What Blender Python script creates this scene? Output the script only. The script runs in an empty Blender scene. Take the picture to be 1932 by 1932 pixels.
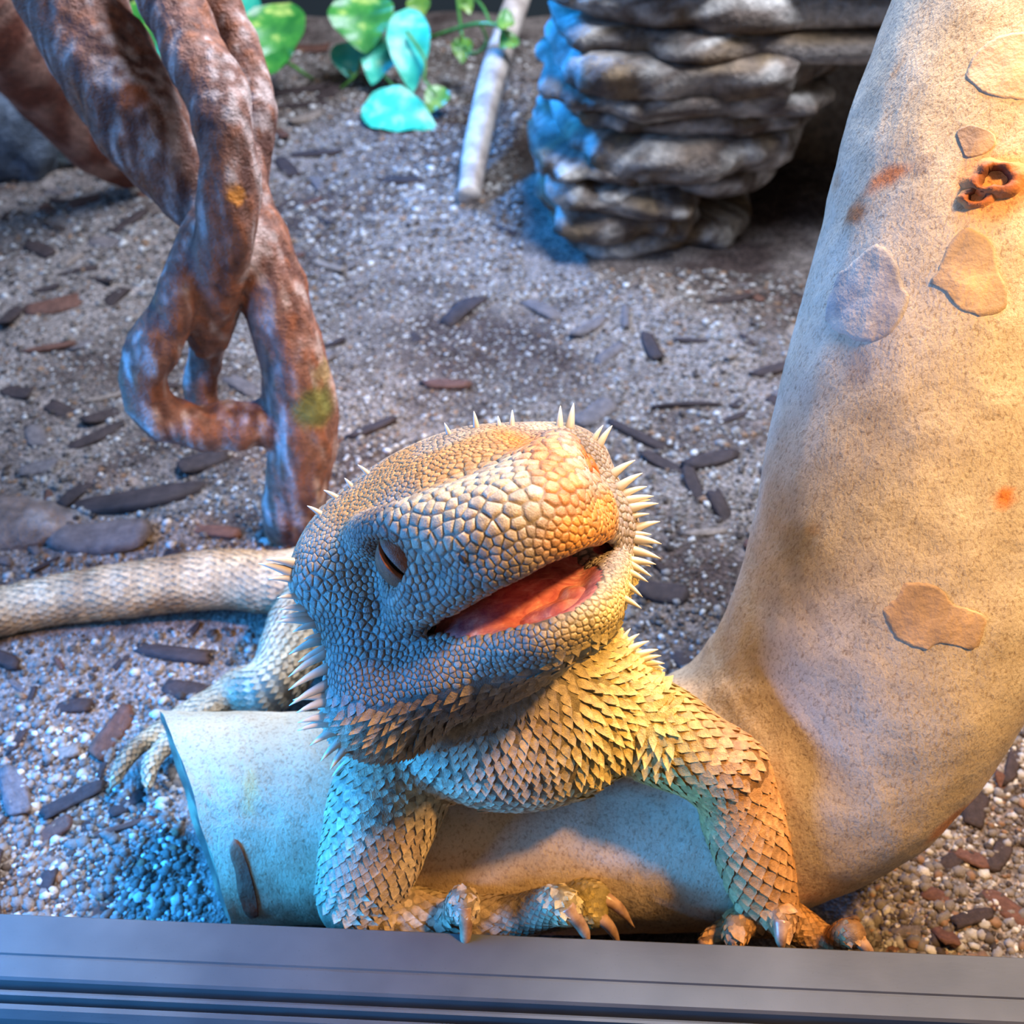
import bpy, bmesh, math, random
import numpy as np
from mathutils import Vector, Matrix, noise
from mathutils.bvhtree import BVHTree

# ------------------------------------------------------------------ camera, world, lights, exposure
scene = bpy.context.scene
col = scene.collection
CM = 0.01                                   # everything below is worked out in centimetres
PITCH = math.radians(40.0); FPX = 2300.0; CX = 966.0
CAM = np.array([0.0, 0.0, 22.0])
RIGHT = np.array([1.0, 0.0, 0.0])
FWD = np.array([0.0, math.cos(PITCH), -math.sin(PITCH)])
UP = np.array([0.0, math.sin(PITCH), math.cos(PITCH)])
cam_data = bpy.data.cameras.new('camera')
cam = bpy.data.objects.new('camera', cam_data); col.objects.link(cam)
cam.location = (0, 0, 0.22); cam.rotation_euler = (math.radians(50.0), 0, 0)
cam_data.sensor_width = 36.0; cam_data.lens = 36.0 * FPX / 1932.0
cam_data.clip_start = 0.005; cam_data.clip_end = 20
cam_data.dof.use_dof = True; cam_data.dof.focus_distance = 0.187; cam_data.dof.aperture_fstop = 34.0
scene.camera = cam
scene.view_settings.view_transform = 'Standard'; scene.view_settings.look = 'None'
scene.view_settings.gamma = 1.0; scene.view_settings.use_curve_mapping = False
scene.view_settings.exposure = -0.05

world = bpy.data.worlds.new('room'); scene.world = world; world.use_nodes = True
world.node_tree.nodes['Background'].inputs['Color'].default_value = (0.70, 0.68, 0.70, 1)
world.node_tree.nodes['Background'].inputs['Strength'].default_value = 0.28

def lamp(name, kind, loc, target, energy, color, **kw):
    d = bpy.data.lights.new(name, kind); d.energy = energy; d.color = color
    for k, v in kw.items(): setattr(d, k, v)
    o = bpy.data.objects.new(name, d); col.objects.link(o); o.location = loc
    o.rotation_euler = (Vector(target) - Vector(loc)).to_track_quat('-Z', 'Y').to_euler()
    return o
# daylight tube under the lid, basking bulb at the right, blue tube at the left end of the tank
lamp('daylight_tube', 'AREA', (0.12, 0.38, 0.45), (-0.02, 0.29, 0.0), 6.4, (0.73, 0.82, 1.0), shape='RECTANGLE', size=0.30, size_y=0.14)
lamp('basking_bulb', 'SPOT', (0.175, 0.085, 0.38), (0.07, 0.15, 0.06), 10.0, (1.0, 0.57, 0.19), spot_size=math.radians(52), spot_blend=0.7, shadow_soft_size=0.016)
lamp('blue_tube', 'AREA', (-0.18, 0.10, 0.085), (-0.055, 0.115, 0.025), 0.72, (0.01, 0.30, 1.0), shape='RECTANGLE', size=0.20, size_y=0.02, spread=math.radians(85))
lamp('blue_rock_fill', 'AREA', (-0.16, 0.58, 0.16), (0.02, 0.45, 0.06), 0.55, (0.0, 0.28, 1.0), shape='RECTANGLE', size=0.06, size_y=0.02, spread=math.radians(80))  # added blue lamp, aimed to tint the left side of the rock hide
lamp('blue_fill_tube', 'AREA', (-0.30, 0.22, 0.20), (-0.06, 0.20, 0.02), 0.8, (0.02, 0.33, 1.0), shape='RECTANGLE', size=0.30, size_y=0.02)

# ------------------------------------------------------------------ helpers
def ray(px, py):
    d = FWD + RIGHT * ((px - CX) / FPX) - UP * ((py - CX) / FPX)
    return d / np.linalg.norm(d)
def PY(px, py, Y):                           # the point seen at a pixel, at world depth Y
    d = ray(px, py); return CAM + d * (Y / d[1])
def PZ(px, py, Z):                           # the point seen at a pixel, at height Z
    d = ray(px, py); return CAM + d * ((Z - CAM[2]) / d[2])
def proj(p):
    d = np.asarray(p) - CAM; w = d @ FWD
    return CX + FPX * (d @ RIGHT) / w, CX - FPX * (d @ UP) / w

def obj(name, verts, faces, mat=None, parent=None, smooth=True, cols=None, origin=None):
    me = bpy.data.meshes.new(name)
    v = np.asarray(verts, dtype=np.float64) * CM
    org = np.zeros(3) if origin is None else np.asarray(origin) * CM
    me.from_pydata((v - org).tolist(), [], faces if isinstance(faces, list) else faces.tolist())
    if smooth: me.polygons.foreach_set('use_smooth', [True] * len(me.polygons))
    if cols is not None:
        a = me.color_attributes.new('Col', 'FLOAT_COLOR', 'POINT')
        c = np.ones((len(v), 4), dtype=np.float32); c[:, :3] = cols
        a.data.foreach_set('color', c.ravel())
    if mat: me.materials.append(mat)
    me.update()
    o = bpy.data.objects.new(name, me); col.objects.link(o); o.location = org
    if parent is not None:
        o.parent = parent; o.location = Vector(org) - parent.location
    return o
def thing(name, label, cat, loc=(0, 0, 0), group=None):
    o = bpy.data.objects.new(name, None); col.objects.link(o); o.location = Vector(loc) * CM
    o.empty_display_size = 0.01
    return tag(o, label, cat, group)
def tag(o, label=None, cat=None, group=None, kind=None):
    if label: o['label'] = label
    if cat: o['category'] = cat
    if group: o['group'] = group
    if kind: o['kind'] = kind
    return o

class NT:                                    # tiny node-tree helper
    def __init__(s, name):
        s.m = bpy.data.materials.new(name); s.m.use_nodes = True
        s.t = s.m.node_tree; s.b = s.t.nodes['Principled BSDF']
    def n(s, kind, **kw):
        nd = s.t.nodes.new(kind)
        for k, v in kw.items():
            if k in nd.inputs: nd.inputs[k].default_value = v
            else: setattr(nd, k, v)
        return nd
    def l(s, a, b): s.t.links.new(a, b)
    def coord(s, scale=1.0, kind='Object'):
        tc = s.n('ShaderNodeTexCoord'); mp = s.n('ShaderNodeMapping')
        mp.inputs['Scale'].default_value = (scale,) * 3 if not hasattr(scale, '__len__') else scale
        s.l(tc.outputs[kind], mp.inputs['Vector']); return mp.outputs['Vector']
    def noise(s, vec, scale, detail=4, rough=0.55, dist=0.0):
        nd = s.n('ShaderNodeTexNoise'); nd.inputs['Scale'].default_value = scale
        nd.inputs['Detail'].default_value = detail; nd.inputs['Roughness'].default_value = rough
        nd.inputs['Distortion'].default_value = dist
        s.l(vec, nd.inputs['Vector']); return nd.outputs['Fac']
    def ramp(s, fac, stops):
        r = s.n('ShaderNodeValToRGB'); e = r.color_ramp.elements
        while len(e) < len(stops): e.new(0.5)
        for el, (p, c) in zip(e, stops):
            el.position = p; el.color = (*c, 1) if len(c) == 3 else c
        s.l(fac, r.inputs['Fac']); return r.outputs['Color']
    def mix(s, a, b, fac, mode='MIX'):
        m = s.n('ShaderNodeMix'); m.data_type = 'RGBA'; m.blend_type = mode
        for sock, v in ((m.inputs[0], fac), (m.inputs[6], a), (m.inputs[7], b)):
            if isinstance(v, (int, float)): sock.default_value = v
            elif isinstance(v, tuple): sock.default_value = (*v, 1) if len(v) == 3 else v
            else: s.l(v, sock)
        return m.outputs[2]
    def bump(s, height, strength, dist, prev=None):
        b = s.n('ShaderNodeBump'); b.inputs['Strength'].default_value = strength
        b.inputs['Distance'].default_value = dist; s.l(height, b.inputs['Height'])
        if prev is not None: s.l(prev, b.inputs['Normal'])
        return b.outputs['Normal']
    def done(s, color=None, rough=0.6, normal=None, spec=0.4, **kw):
        if color is not None:
            if isinstance(color, tuple): s.b.inputs['Base Color'].default_value = (*color, 1)
            else: s.l(color, s.b.inputs['Base Color'])
        if isinstance(rough, float): s.b.inputs['Roughness'].default_value = rough
        else: s.l(rough, s.b.inputs['Roughness'])
        s.b.inputs['Specular IOR Level'].default_value = spec
        if normal is not None: s.l(normal, s.b.inputs['Normal'])
        for k, v in kw.items(): s.b.inputs[k].default_value = v
        return s.m

# ---- implicit modelling: smooth unions on a grid, meshed by surface nets
class Field:
    def __init__(s, lo, hi, h):
        s.lo = np.array(lo, float); s.h = h
        s.n = np.ceil((np.array(hi) - s.lo) / h).astype(int) + 1
        s.f = np.full(tuple(s.n), 2.0, dtype=np.float32)
        s.ax = [(s.lo[i] + np.arange(s.n[i]) * h).astype(np.float32) for i in range(3)]
    def sub(s, lo, hi):
        a = np.clip(np.floor((np.array(lo) - s.lo) / s.h).astype(int), 0, s.n)
        b = np.clip(np.ceil((np.array(hi) - s.lo) / s.h).astype(int) + 1, 0, s.n)
        sl = tuple(slice(a[i], b[i]) for i in range(3))
        X = s.ax[0][sl[0]][:, None, None]; Y = s.ax[1][sl[1]][None, :, None]; Z = s.ax[2][sl[2]][None, None, :]
        return sl, X, Y, Z
    def comb(s, sl, d, k, sign):
        a = s.f[sl]
        if sign > 0:
            hh = np.maximum(k - np.abs(a - d), 0) / k
            s.f[sl] = np.minimum(a, d) - hh * hh * k * 0.25
        else:
            d = -d
            hh = np.maximum(k - np.abs(a - d), 0) / k
            s.f[sl] = np.maximum(a, d) + hh * hh * k * 0.25
    def ell(s, c, r, M=None, k=0.3, sign=1):
        c = np.array(c, float); r = np.array(r, float); M = np.eye(3) if M is None else np.asarray(M)
        ext = np.sqrt(((M * r) ** 2).sum(1)) + k + 0.35
        sl, X, Y, Z = s.sub(c - ext, c + ext)
        if s.f[sl].size == 0: return
        X = X - c[0]; Y = Y - c[1]; Z = Z - c[2]
        q = [(X * M[0, i] + Y * M[1, i] + Z * M[2, i]) / r[i] for i in range(3)]
        k0 = np.sqrt(q[0] ** 2 + q[1] ** 2 + q[2] ** 2) + 1e-6
        k1 = np.sqrt((q[0] / r[0]) ** 2 + (q[1] / r[1]) ** 2 + (q[2] / r[2]) ** 2) + 1e-6
        s.comb(sl, (k0 * (k0 - 1.0) / k1).astype(np.float32), k, sign)
    def cone(s, a, b, ra, rb, k=0.3, sign=1):
        a = np.array(a, float); b = np.array(b, float); R = max(ra, rb) + k + 0.35
        sl, X, Y, Z = s.sub(np.minimum(a, b) - R, np.maximum(a, b) + R)
        if s.f[sl].size == 0: return
        d = b - a; L = max(d @ d, 1e-9)
        X = X - a[0]; Y = Y - a[1]; Z = Z - a[2]
        t = np.clip((X * d[0] + Y * d[1] + Z * d[2]) / L, 0, 1)
        dist = np.sqrt((X - t * d[0]) ** 2 + (Y - t * d[1]) ** 2 + (Z - t * d[2]) ** 2) - (ra + (rb - ra) * t)
        s.comb(sl, dist.astype(np.float32), k, sign)
    def chain(s, pts, rs, k=0.3, sign=1, n=4):
        P, Rr = spline(pts, rs, n)
        for i in range(len(P) - 1): s.cone(P[i], P[i + 1], Rr[i], Rr[i + 1], k if i == 0 else 0.12, sign)
    def mesh(s, smooth=2):
        f = s.f; nx, ny, nz = f.shape
        neg = f < 0
        cnt = np.zeros((nx - 1, ny - 1, nz - 1), np.uint8)
        for i in (0, 1):
            for j in (0, 1):
                for k in (0, 1): cnt += neg[i:nx - 1 + i, j:ny - 1 + j, k:nz - 1 + k]
        act = (cnt > 0) & (cnt < 8); ci = np.argwhere(act)
        idx = np.full(act.shape, -1, np.int32); idx[act] = np.arange(len(ci))
        corners = [(i, j, k) for i in (0, 1) for j in (0, 1) for k in (0, 1)]
        acc = np.zeros((len(ci), 3)); num = np.zeros(len(ci))
        for a in corners:
            for ax in range(3):
                if a[ax]: continue
                b = list(a); b[ax] = 1
                fa = f[ci[:, 0] + a[0], ci[:, 1] + a[1], ci[:, 2] + a[2]]
                fb = f[ci[:, 0] + b[0], ci[:, 1] + b[1], ci[:, 2] + b[2]]
                m = (fa < 0) != (fb < 0); t = np.where(m, fa / np.where(m, fa - fb, 1), 0)
                p = np.tile(np.array(a, float), (len(ci), 1)); p[:, ax] = t
                acc[m] += p[m]; num[m] += 1
        V = s.lo + (ci + acc / num[:, None]) * s.h
        quads = []
        for ax in range(3):
            u, w = (ax + 1) % 3, (ax + 2) % 3
            n0 = [slice(None)] * 3; n1 = [slice(None)] * 3
            n0[ax] = slice(0, f.shape[ax] - 1); n1[ax] = slice(1, f.shape[ax])
            A = neg[tuple(n0)]; B = neg[tuple(n1)]
            e = np.argwhere(A != B)
            e = e[(e[:, u] > 0) & (e[:, w] > 0) & (e[:, u] < f.shape[u] - 1) & (e[:, w] < f.shape[w] - 1)]
            ins = A[e[:, 0], e[:, 1], e[:, 2]]
            def g(du, dw):
                q = e.copy(); q[:, u] -= du; q[:, w] -= dw
                return idx[q[:, 0], q[:, 1], q[:, 2]]
            q = np.stack([g(1, 1), g(0, 1), g(0, 0), g(1, 0)], 1)
            q[~ins] = q[~ins][:, ::-1]
            quads.append(q)
        Q = np.concatenate(quads); Q = Q[(Q >= 0).all(1)]
        for _ in range(smooth):
            S = np.zeros_like(V); N = np.zeros(len(V))
            for i in range(4):
                for j in (1, 3):
                    np.add.at(S, Q[:, i], V[Q[:, (i + j) % 4]]); np.add.at(N, Q[:, i], 1)
            V = V * 0.5 + 0.5 * S / np.maximum(N, 1)[:, None]
        return V, Q
def spline(pts, rs=None, n=6):
    P = np.array(pts, float); Rr = np.array(rs if rs is not None else np.zeros(len(P)), float)
    out = []; orr = []
    for i in range(len(P) - 1):
        p0 = P[max(i - 1, 0)]; p1 = P[i]; p2 = P[i + 1]; p3 = P[min(i + 2, len(P) - 1)]
        for j in range(n):
            t = j / n
            out.append(0.5 * ((2 * p1) + (-p0 + p2) * t + (2 * p0 - 5 * p1 + 4 * p2 - p3) * t * t + (-p0 + 3 * p1 - 3 * p2 + p3) * t ** 3))
            orr.append(Rr[i] + (Rr[i + 1] - Rr[i]) * (t * t * (3 - 2 * t)))
    out.append(P[-1]); orr.append(Rr[-1])
    return np.array(out), np.array(orr)
def bvh_of(V, F): return BVHTree.FromPolygons([tuple(v) for v in V], [tuple(int(i) for i in f) for f in F])
def cast(bvh, px, py, off=0.0):              # first surface point seen at a pixel
    d = ray(px, py); h = bvh.ray_cast(Vector(CAM), Vector(d))
    return None if h[0] is None else (np.array(h[0]) + np.array(h[1]) * off, np.array(h[1]))
def nz(p, s=1.0, seed=0.0): return noise.noise(Vector((p[0] * s + seed, p[1] * s + seed * 1.7, p[2] * s - seed)))
def unit(v): v = np.asarray(v, float); return v / (np.linalg.norm(v) + 1e-12)
def cat(meshes):                             # join (verts, faces, colours) lists
    V = []; F = []; C = []; o = 0
    for v, f, c in meshes:
        V.append(v); C.append(c); F += [tuple(i + o for i in q) for q in f]; o += len(v)
    return np.concatenate(V), F, np.concatenate(C)
def frames(P):                               # rotation-minimising frames along a polyline
    T = np.gradient(P, axis=0); T /= np.linalg.norm(T, axis=1)[:, None]
    a = np.cross(T[0], [0, 0, 1.0]);
    if np.linalg.norm(a) < 1e-3: a = np.array([1.0, 0, 0])
    A = [unit(a)]
    for i in range(1, len(P)):
        v = A[-1] - T[i] * (A[-1] @ T[i]); A.append(unit(v))
    A = np.array(A); return T, A, np.cross(T, A)
def tube(P, R, nseg=16, caps=True, bump=None):
    T, A, B = frames(P); V = []; F = []
    for i in range(len(P)):
        for j in range(nseg):
            t = 2 * math.pi * j / nseg
            r = R[i] * (1 + (bump(i, t) if bump else 0))
            V.append(P[i] + (A[i] * math.cos(t) + B[i] * math.sin(t)) * r)
    for i in range(len(P) - 1):
        for j in range(nseg):
            F.append((i * nseg + j, i * nseg + (j + 1) % nseg, (i + 1) * nseg + (j + 1) % nseg, (i + 1) * nseg + j))
    if caps:
        F.append(tuple(range(nseg))[::-1]); F.append(tuple((len(P) - 1) * nseg + j for j in range(nseg)))
    return np.array(V), F
# ------------------------------------------------------------------ the bearded dragon
HS = 1.14
HM = np.array([[0.8732, 0.3167, -0.3703], [0.4686, -0.7542, 0.4599], [0.1336, 0.5752, 0.8070]])   # columns: sideways, forward, up
_a = math.radians(8); _f = HM[:, 1].copy(); _u = HM[:, 2].copy()
HM[:, 1] = _f * math.cos(_a) + _u * math.sin(_a); HM[:, 2] = _u * math.cos(_a) - _f * math.sin(_a)
HC = CAM + (np.array([-0.253, 13.432, 10.989]) - CAM) * 1.06 + np.array([-.28, 0, 0])
def W(p): return HC + HM @ (np.asarray(p, float) * HS)
def LOC(P): return (np.asarray(P) - HC) @ HM / HS
def JAW(p, a=math.radians(10)):              # open the jaw about its hinge
    p = np.asarray(p, float); o = np.array([0, -1.7, -1.35]); q = p - o
    return o + np.array([q[0], q[1] * math.cos(a) + q[2] * math.sin(a), -q[1] * math.sin(a) + q[2] * math.cos(a)])
JM = lambda a: HM @ np.array([[1, 0, 0], [0, math.cos(a), math.sin(a)], [0, -math.sin(a), math.cos(a)]])
fld = Field((-13.5, 9.8, -0.2), (6.2, 26.6, 13.4), 0.08)
def hell(c, r, k=0.3, sign=1, M=None): fld.ell(W(c), np.array(r) * HS, HM if M is None else M, k, sign)
def hchain(pts, rs, k=0.25, sign=1, n=3): fld.chain([W(p) for p in pts], np.array(rs) * HS, k, sign, n)
# torso, tail, limbs
CH = np.array([0.05, 14.1, 5.75])
fld.ell(CH, (2.35, 1.75, 1.9), k=0.3)
fld.chain([CH + [-.2, .6, .3], (-0.7, 18.0, 5.3), (-1.0, 21.0, 3.9), (-1.4, 23.4, 2.6)], [1.75, 2.1, 1.9, 1.5], k=0.8)
tailP = [(-1.4, 23.4, 2.6), (-3.2, 23.4, 1.7), PZ(570, 1095, 1.0), PZ(420, 1092, 0.9), PZ(250, 1112, 0.8), PZ(60, 1140, 0.7), PZ(-120, 1190, 0.6)]
tailR = [1.35, 0.95, 0.78, 0.72, 0.66, 0.58, 0.5]
fld.chain(tailP, tailR, k=0.6)
hindP = [(-2.3, 22.6, 2.4), (-4.6, 20.8, 1.5), PZ(520, 1285, 1.1), PZ(450, 1300, 0.8)]
fld.chain(hindP, [1.1, 0.9, 0.62, 0.45], k=0.5)
toe1 = [PZ(450, 1300, 0.8), PZ(370, 1335, 0.7), PZ(290, 1385, 0.55), PZ(240, 1430, 0.5), PZ(215, 1475, 0.25)]
toe2 = [PZ(450, 1300, 0.8), PZ(380, 1350, 0.7), PZ(320, 1400, 0.55), PZ(285, 1440, 0.4), PZ(280, 1480, 0.2)]
fld.chain(toe1, [0.34, 0.22, 0.17, 0.15, 0.1], k=0.15); fld.chain(toe2, [0.34, 0.22, 0.17, 0.15, 0.1], k=0.15)
# front limbs
armL = [PY(800, 1385, 14.0), PY(735, 1500, 13.1), PY(700, 1610, 12.6), PY(672, 1690, 12.3)]
armLr = [0.95, 0.95, 0.85, 0.62]
foreL = [PY(672, 1700, 12.25), PY(760, 1728, 12.1), PY(860, 1738, 12.05), PY(945, 1738, 12.0)]
foreLr = [0.62, 0.5, 0.42, 0.4]
armR = [PY(1130, 1330, 14.3), PY(1230, 1378, 13.7), PY(1330, 1432, 13.2), PY(1378, 1462, 13.0)]
armRr = [1.0, 0.82, 0.66, 0.58]
foreR = [PY(1378, 1462, 13.0), PY(1402, 1545, 12.75), PY(1425, 1625, 12.45), PY(1450, 1710, 12.2)]
foreRr = [0.58, 0.66, 0.6, 0.48]
for P, r in ((armL, armLr), (foreL, foreLr), (armR, armRr), (foreR, foreRr)): fld.chain(P, r, k=0.35)
fingers = [  # pixel, depth, radius of each joint; then the claw: base pixel, mid pixel, tip pixel, depths
    ([(845, 1745, 11.95), (866, 1708, 11.85), (875, 1700, 11.7), (877, 1722, 11.55)], [.3, .22, .21, .17], [(877, 1718, 11.52), (879, 1760, 11.32), (872, 1803, 11.18)], 'L'),
    ([(945, 1738, 12.0), (1000, 1722, 11.95), (1055, 1706, 11.8), (1076, 1724, 11.65)], [.36, .33, .3, .2], [(1074, 1718, 11.6), (1100, 1752, 11.45), (1112, 1785, 11.3)], 'L'),
    ([(960, 1735, 12.1), (1040, 1712, 12.3), (1100, 1690, 12.35), (1132, 1692, 12.25)], [.3, .26, .27, .2], [(1130, 1690, 12.25), (1165, 1710, 12.1), (1197, 1750, 11.95)], 'L'),
    ([(960, 1740, 12.0), (1040, 1725, 12.1), (1100, 1716, 12.1), (1125, 1730, 11.95)], [.3, .26, .26, .19], [(1124, 1726, 11.95), (1150, 1748, 11.8), (1172, 1788, 11.65)], 'L'),
    ([(1430, 1720, 12.2), (1395, 1745, 12.0), (1355, 1765, 11.85), (1330, 1785, 11.7)], [.34, .22, .17, .13], [(1332, 1782, 11.7), (1322, 1800, 11.6), (1315, 1815, 11.5)], 'R'),
    ([(1430, 1722, 12.15), (1410, 1735, 12.0), (1392, 1748, 11.75), (1385, 1775, 11.55)], [.36, .26, .21, .15], [(1386, 1770, 11.55), (1384, 1792, 11.45), (1383, 1812, 11.35)], 'R'),
    ([(1455, 1722, 12.1), (1470, 1732, 11.9), (1477, 1733, 11.7), (1475, 1752, 11.5)], [.36, .27, .22, .17], [(1475, 1744, 11.5), (1473, 1770, 11.3), (1476, 1798, 11.2)], 'R'),
    ([(1460, 1720, 12.15), (1515, 1752, 11.95), (1560, 1785, 11.7), (1560, 1800, 11.6)], [.36, .3, .24, .2], None, 'R'),
    ([(1545, 1785, 11.75), (1578, 1772, 11.6), (1604, 1758, 11.5), (1612, 1772, 11.4)], [.2, .2, .2, .14], [(1612, 1768, 11.4), (1634, 1788, 11.25), (1652, 1818, 11.1)], 'R'),
]
for P, r, claw, s_ in fingers: fld.chain([PY(*p) for p in P], r, k=0.16, n=4)
# neck and beard
fld.chain([W((0, -1.9, -0.9)), W((0, -2.4, -2.2)), CH + [-.2, .6, .4]], [1.75, 1.9, 1.8], k=0.6)
# skull
hell((0, -1.2, -0.05), (1.65, 1.6, 0.95))
hell((.2, -1.75, .2), (1.45, 1.1, 0.8), 0.5)
hell((-.6, -2.2, .15), (1.5, 1.0, 0.8), 0.5)
for m in (-1, 1):
    hell((m * 1.4, -1.7, -0.2), (1.15, 1.1, 0.85), 0.4)
    hell((m * 1.68, -1.6, -1.05), (0.82, 1.2, 0.95), 0.35)
hell((0, 0.7, -0.4), (1.22, 1.4, 0.68), 0.5)
hell((0, 1.35, -0.52), (0.82, 0.72, 0.46), 0.35)
for m in (-1, 1):
    hchain([(m * .18, 1.88, -.76), (m * .58, 1.6, -.8), (m * 1.05, .8, -.92), (m * 1.5, -.3, -1.12), (m * 1.72, -1.0, -1.36)], [.25, .25, .26, .28, .35], 0.25)
    hchain([(m * .72, 1.05, -.05), (m * 1.1, .6, .06), (m * 1.34, -.1, .12), (m * 1.4, -.8, .12)], [.2, .25, .28, .32], 0.5)
    hell((m * 1.2, .1, -.65), (.45, .8, .45), 0.3)
    if m > 0: hell((m * 1.82, .1, -.22), (.40, .56, .26), 0.25, -1)
    if m > 0: hell((m * 1.24, .08, -.26), (.42, .56, .36), 0.12)
# lower jaw and floor of the mouth
JA = math.radians(9.5)
hell(JAW((0, .25, -1.62)), (1.1, 1.4, .36), 0.2, 1, JM(JA))
for m in (-1, 1):
    hchain([JAW(p) for p in ((m * .16, 1.62, -1.26), (m * .5, 1.36, -1.29), (m * .95, .62, -1.38), (m * 1.42, -.4, -1.48), (m * 1.66, -1.1, -1.5))], [.23, .25, .28, .32, .4], 0.25)
# mouth cavity
hell(JAW((-.05, .3, -1.18), JA / 2), (1.15, 1.5, .26), 0.1, -1, JM(JA / 2))
hell(JAW((0, 1.05, -1.1), JA / 2), (.84, 1.05, .32), 0.1, -1, JM(JA / 2))
# throat pouch (the beard), hanging straight down below the jaw
hell((-.45, -.5, -1.9), (1.65, 1.45, .78), 0.25)
hell((-1.85, -1.15, -1.85), (.9, 1.1, .9), 0.4)
hell((-2.1, -1.5, -2.1), (.75, 1.0, .65), 0.4)
hell((.95, -1.4, -1.7), (.85, 1.1, .9), 0.5)
for m in (-1, 1):
    hell((m * .75, .25, -.1), (.6, .95, .42), 0.3)
    fld.chain([W(p) for p in ((m * 1.0, .6, -1.14), (m * 1.5, -.4, -1.34), (m * 1.95, -1.0, -1.5))], [.2, .13, .06], 0.08, -1)
hell((-1.75, .3, -.3), (.62, .52, .33), 0.16, -1)
fld.ell(W((-.98, 1.0, -.38)), (.1, .12, .09), HM, 0.06, -1)
fld.ell(W((.9, 1.05, -.38)), (.1, .12, .09), HM, 0.06, -1)
DV, DF = fld.mesh(2)
dbvh = bvh_of(DV, DF)
def srgb(r, g, b):
    f = lambda c: (c / 255 / 12.92) if c <= 10 else ((c / 255 + 0.055) / 1.055) ** 2.4
    return np.array([f(r), f(g), f(b)])
rng = np.random.default_rng(7)
def in_mouth(L):                              # L: points in head coordinates
    m = np.zeros(len(L), bool)
    for c, r in (((-.05, .3, -1.18), (1.12, 1.48, .30)), ((0, 1.05, -1.1), (.82, 1.0, .36))):
        c = JAW(c, JA / 2); a = JA / 2
        q = L - c; y = q[:, 1] * math.cos(a) - q[:, 2] * math.sin(a); z = q[:, 1] * math.sin(a) + q[:, 2] * math.cos(a)
        m |= (q[:, 0] / r[0]) ** 2 + (y / r[1]) ** 2 + (z / r[2]) ** 2 < 1.12
    for sx in (-1, 1):
        P = np.array([(sx * 1.0, .6, -1.14), (sx * 1.5, -.4, -1.34), (sx * 1.9, -.95, -1.48)])
        for i in range(2):
            d = P[i + 1] - P[i]; t = np.clip(((L - P[i]) @ d) / (d @ d), 0, 1)
            m |= np.linalg.norm(L - P[i] - t[:, None] * d, axis=1) < .14
    return m
def sm(x, a, b): t = np.clip((x - a) / (b - a), 0, 1); return t * t * (3 - 2 * t)
def lerp(a, b, t): return a * (1 - t[:, None]) + b * t[:, None]
def pigment(P):
    P = np.asarray(P, float); L = LOC(P); n = len(P)
    nA = np.array([nz(p, 0.9, 3) for p in L]); nB = np.array([nz(p, 2.6, 9) for p in L])
    c = np.tile(srgb(176, 152, 122), (n, 1))
    c = lerp(c, srgb(140, 114, 88), sm(nA, .05, .5) * .7)
    c = lerp(c, srgb(206, 184, 150), sm(nB, .1, .5) * .6)
    dh = np.linalg.norm((L - [0, -.6, -.8]) / [2.9, 3.2, 2.2], axis=1)
    head = 1 - sm(dh, .95, 1.15)
    hc = np.tile(srgb(168, 150, 132), (n, 1))
    hc = lerp(hc, srgb(200, 182, 158), sm(L[:, 1], .2, 1.0) * sm(L[:, 2], -.7, -.3))
    hc = lerp(hc, srgb(190, 140, 80), sm(nA, .0, .35) * (1 - sm(L[:, 1], .2, .8)) * sm(L[:, 2], -.1, .3) * .8)
    hc = lerp(hc, srgb(112, 88, 76), sm(-nA, .1, .4) * (1 - sm(L[:, 1], .3, 1.0)) * .6)
    eye = 1 - sm(np.linalg.norm((L - [-1.45, .33, -.25]) / [.65, .8, .45], axis=1), .55, 1.1)
    hc = lerp(hc, srgb(150, 92, 58), eye * .85)
    e2 = 1 - sm(np.linalg.norm((L - [1.35, .2, -.1]) / [.75, .9, .45], axis=1), .5, 1.1)
    hc = lerp(hc, srgb(216, 112, 30), e2 * .9)  # far eye: orange skin, deepened with painted warm light
    lip = sm(L[:, 0], -.35, .35) * sm(L[:, 1], .3, .9) * (1 - sm(np.abs(L[:, 2] + 1.0), .28, .55))
    hc = lerp(hc, srgb(226, 150, 44), lip * .8)  # orange lips on this side: own colour plus warm light painted in
    ear = 1 - sm(np.linalg.norm((L - [-2.2, -1.2, -.8]) / [.6, .55, .38], axis=1), .6, 1.1)
    hc = lerp(hc, srgb(120, 84, 62), ear * .8)
    warm_band = (1 - sm(np.abs(L[:, 0] - .95 + .2 * L[:, 1]), .1, .45)) * sm(L[:, 1], -1.2, -.2) * sm(L[:, 2], -.8, -.4)
    hc = lerp(hc, srgb(224, 132, 36), warm_band * .65)  # orange band paints the warm highlight along this side of the snout
    hc = hc * .8
    c = lerp(c, hc, head)
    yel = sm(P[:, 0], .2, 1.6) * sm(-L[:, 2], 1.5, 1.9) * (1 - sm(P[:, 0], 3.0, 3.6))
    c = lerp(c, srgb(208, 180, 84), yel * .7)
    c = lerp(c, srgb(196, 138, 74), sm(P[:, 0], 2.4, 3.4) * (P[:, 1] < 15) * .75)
    c = lerp(c, srgb(214, 190, 142), (np.abs(P[:, 0]) < 2) * sm(-P[:, 2], -5.6, -5.0) * (P[:, 1] < 14.6) * (P[:, 1] > 12.3) * .5)
    band = sm(np.sin(P[:, 0] * 3.1) + nA, .3, .9) * (P[:, 1] > 16)
    c = lerp(c, srgb(206, 186, 158), band * .5)
    return c
NRM = np.zeros_like(DV)
e1 = DV[DF[:, 2]] - DV[DF[:, 0]]; e2_ = DV[DF[:, 3]] - DV[DF[:, 1]]; fn = np.cross(e1, e2_)
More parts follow.
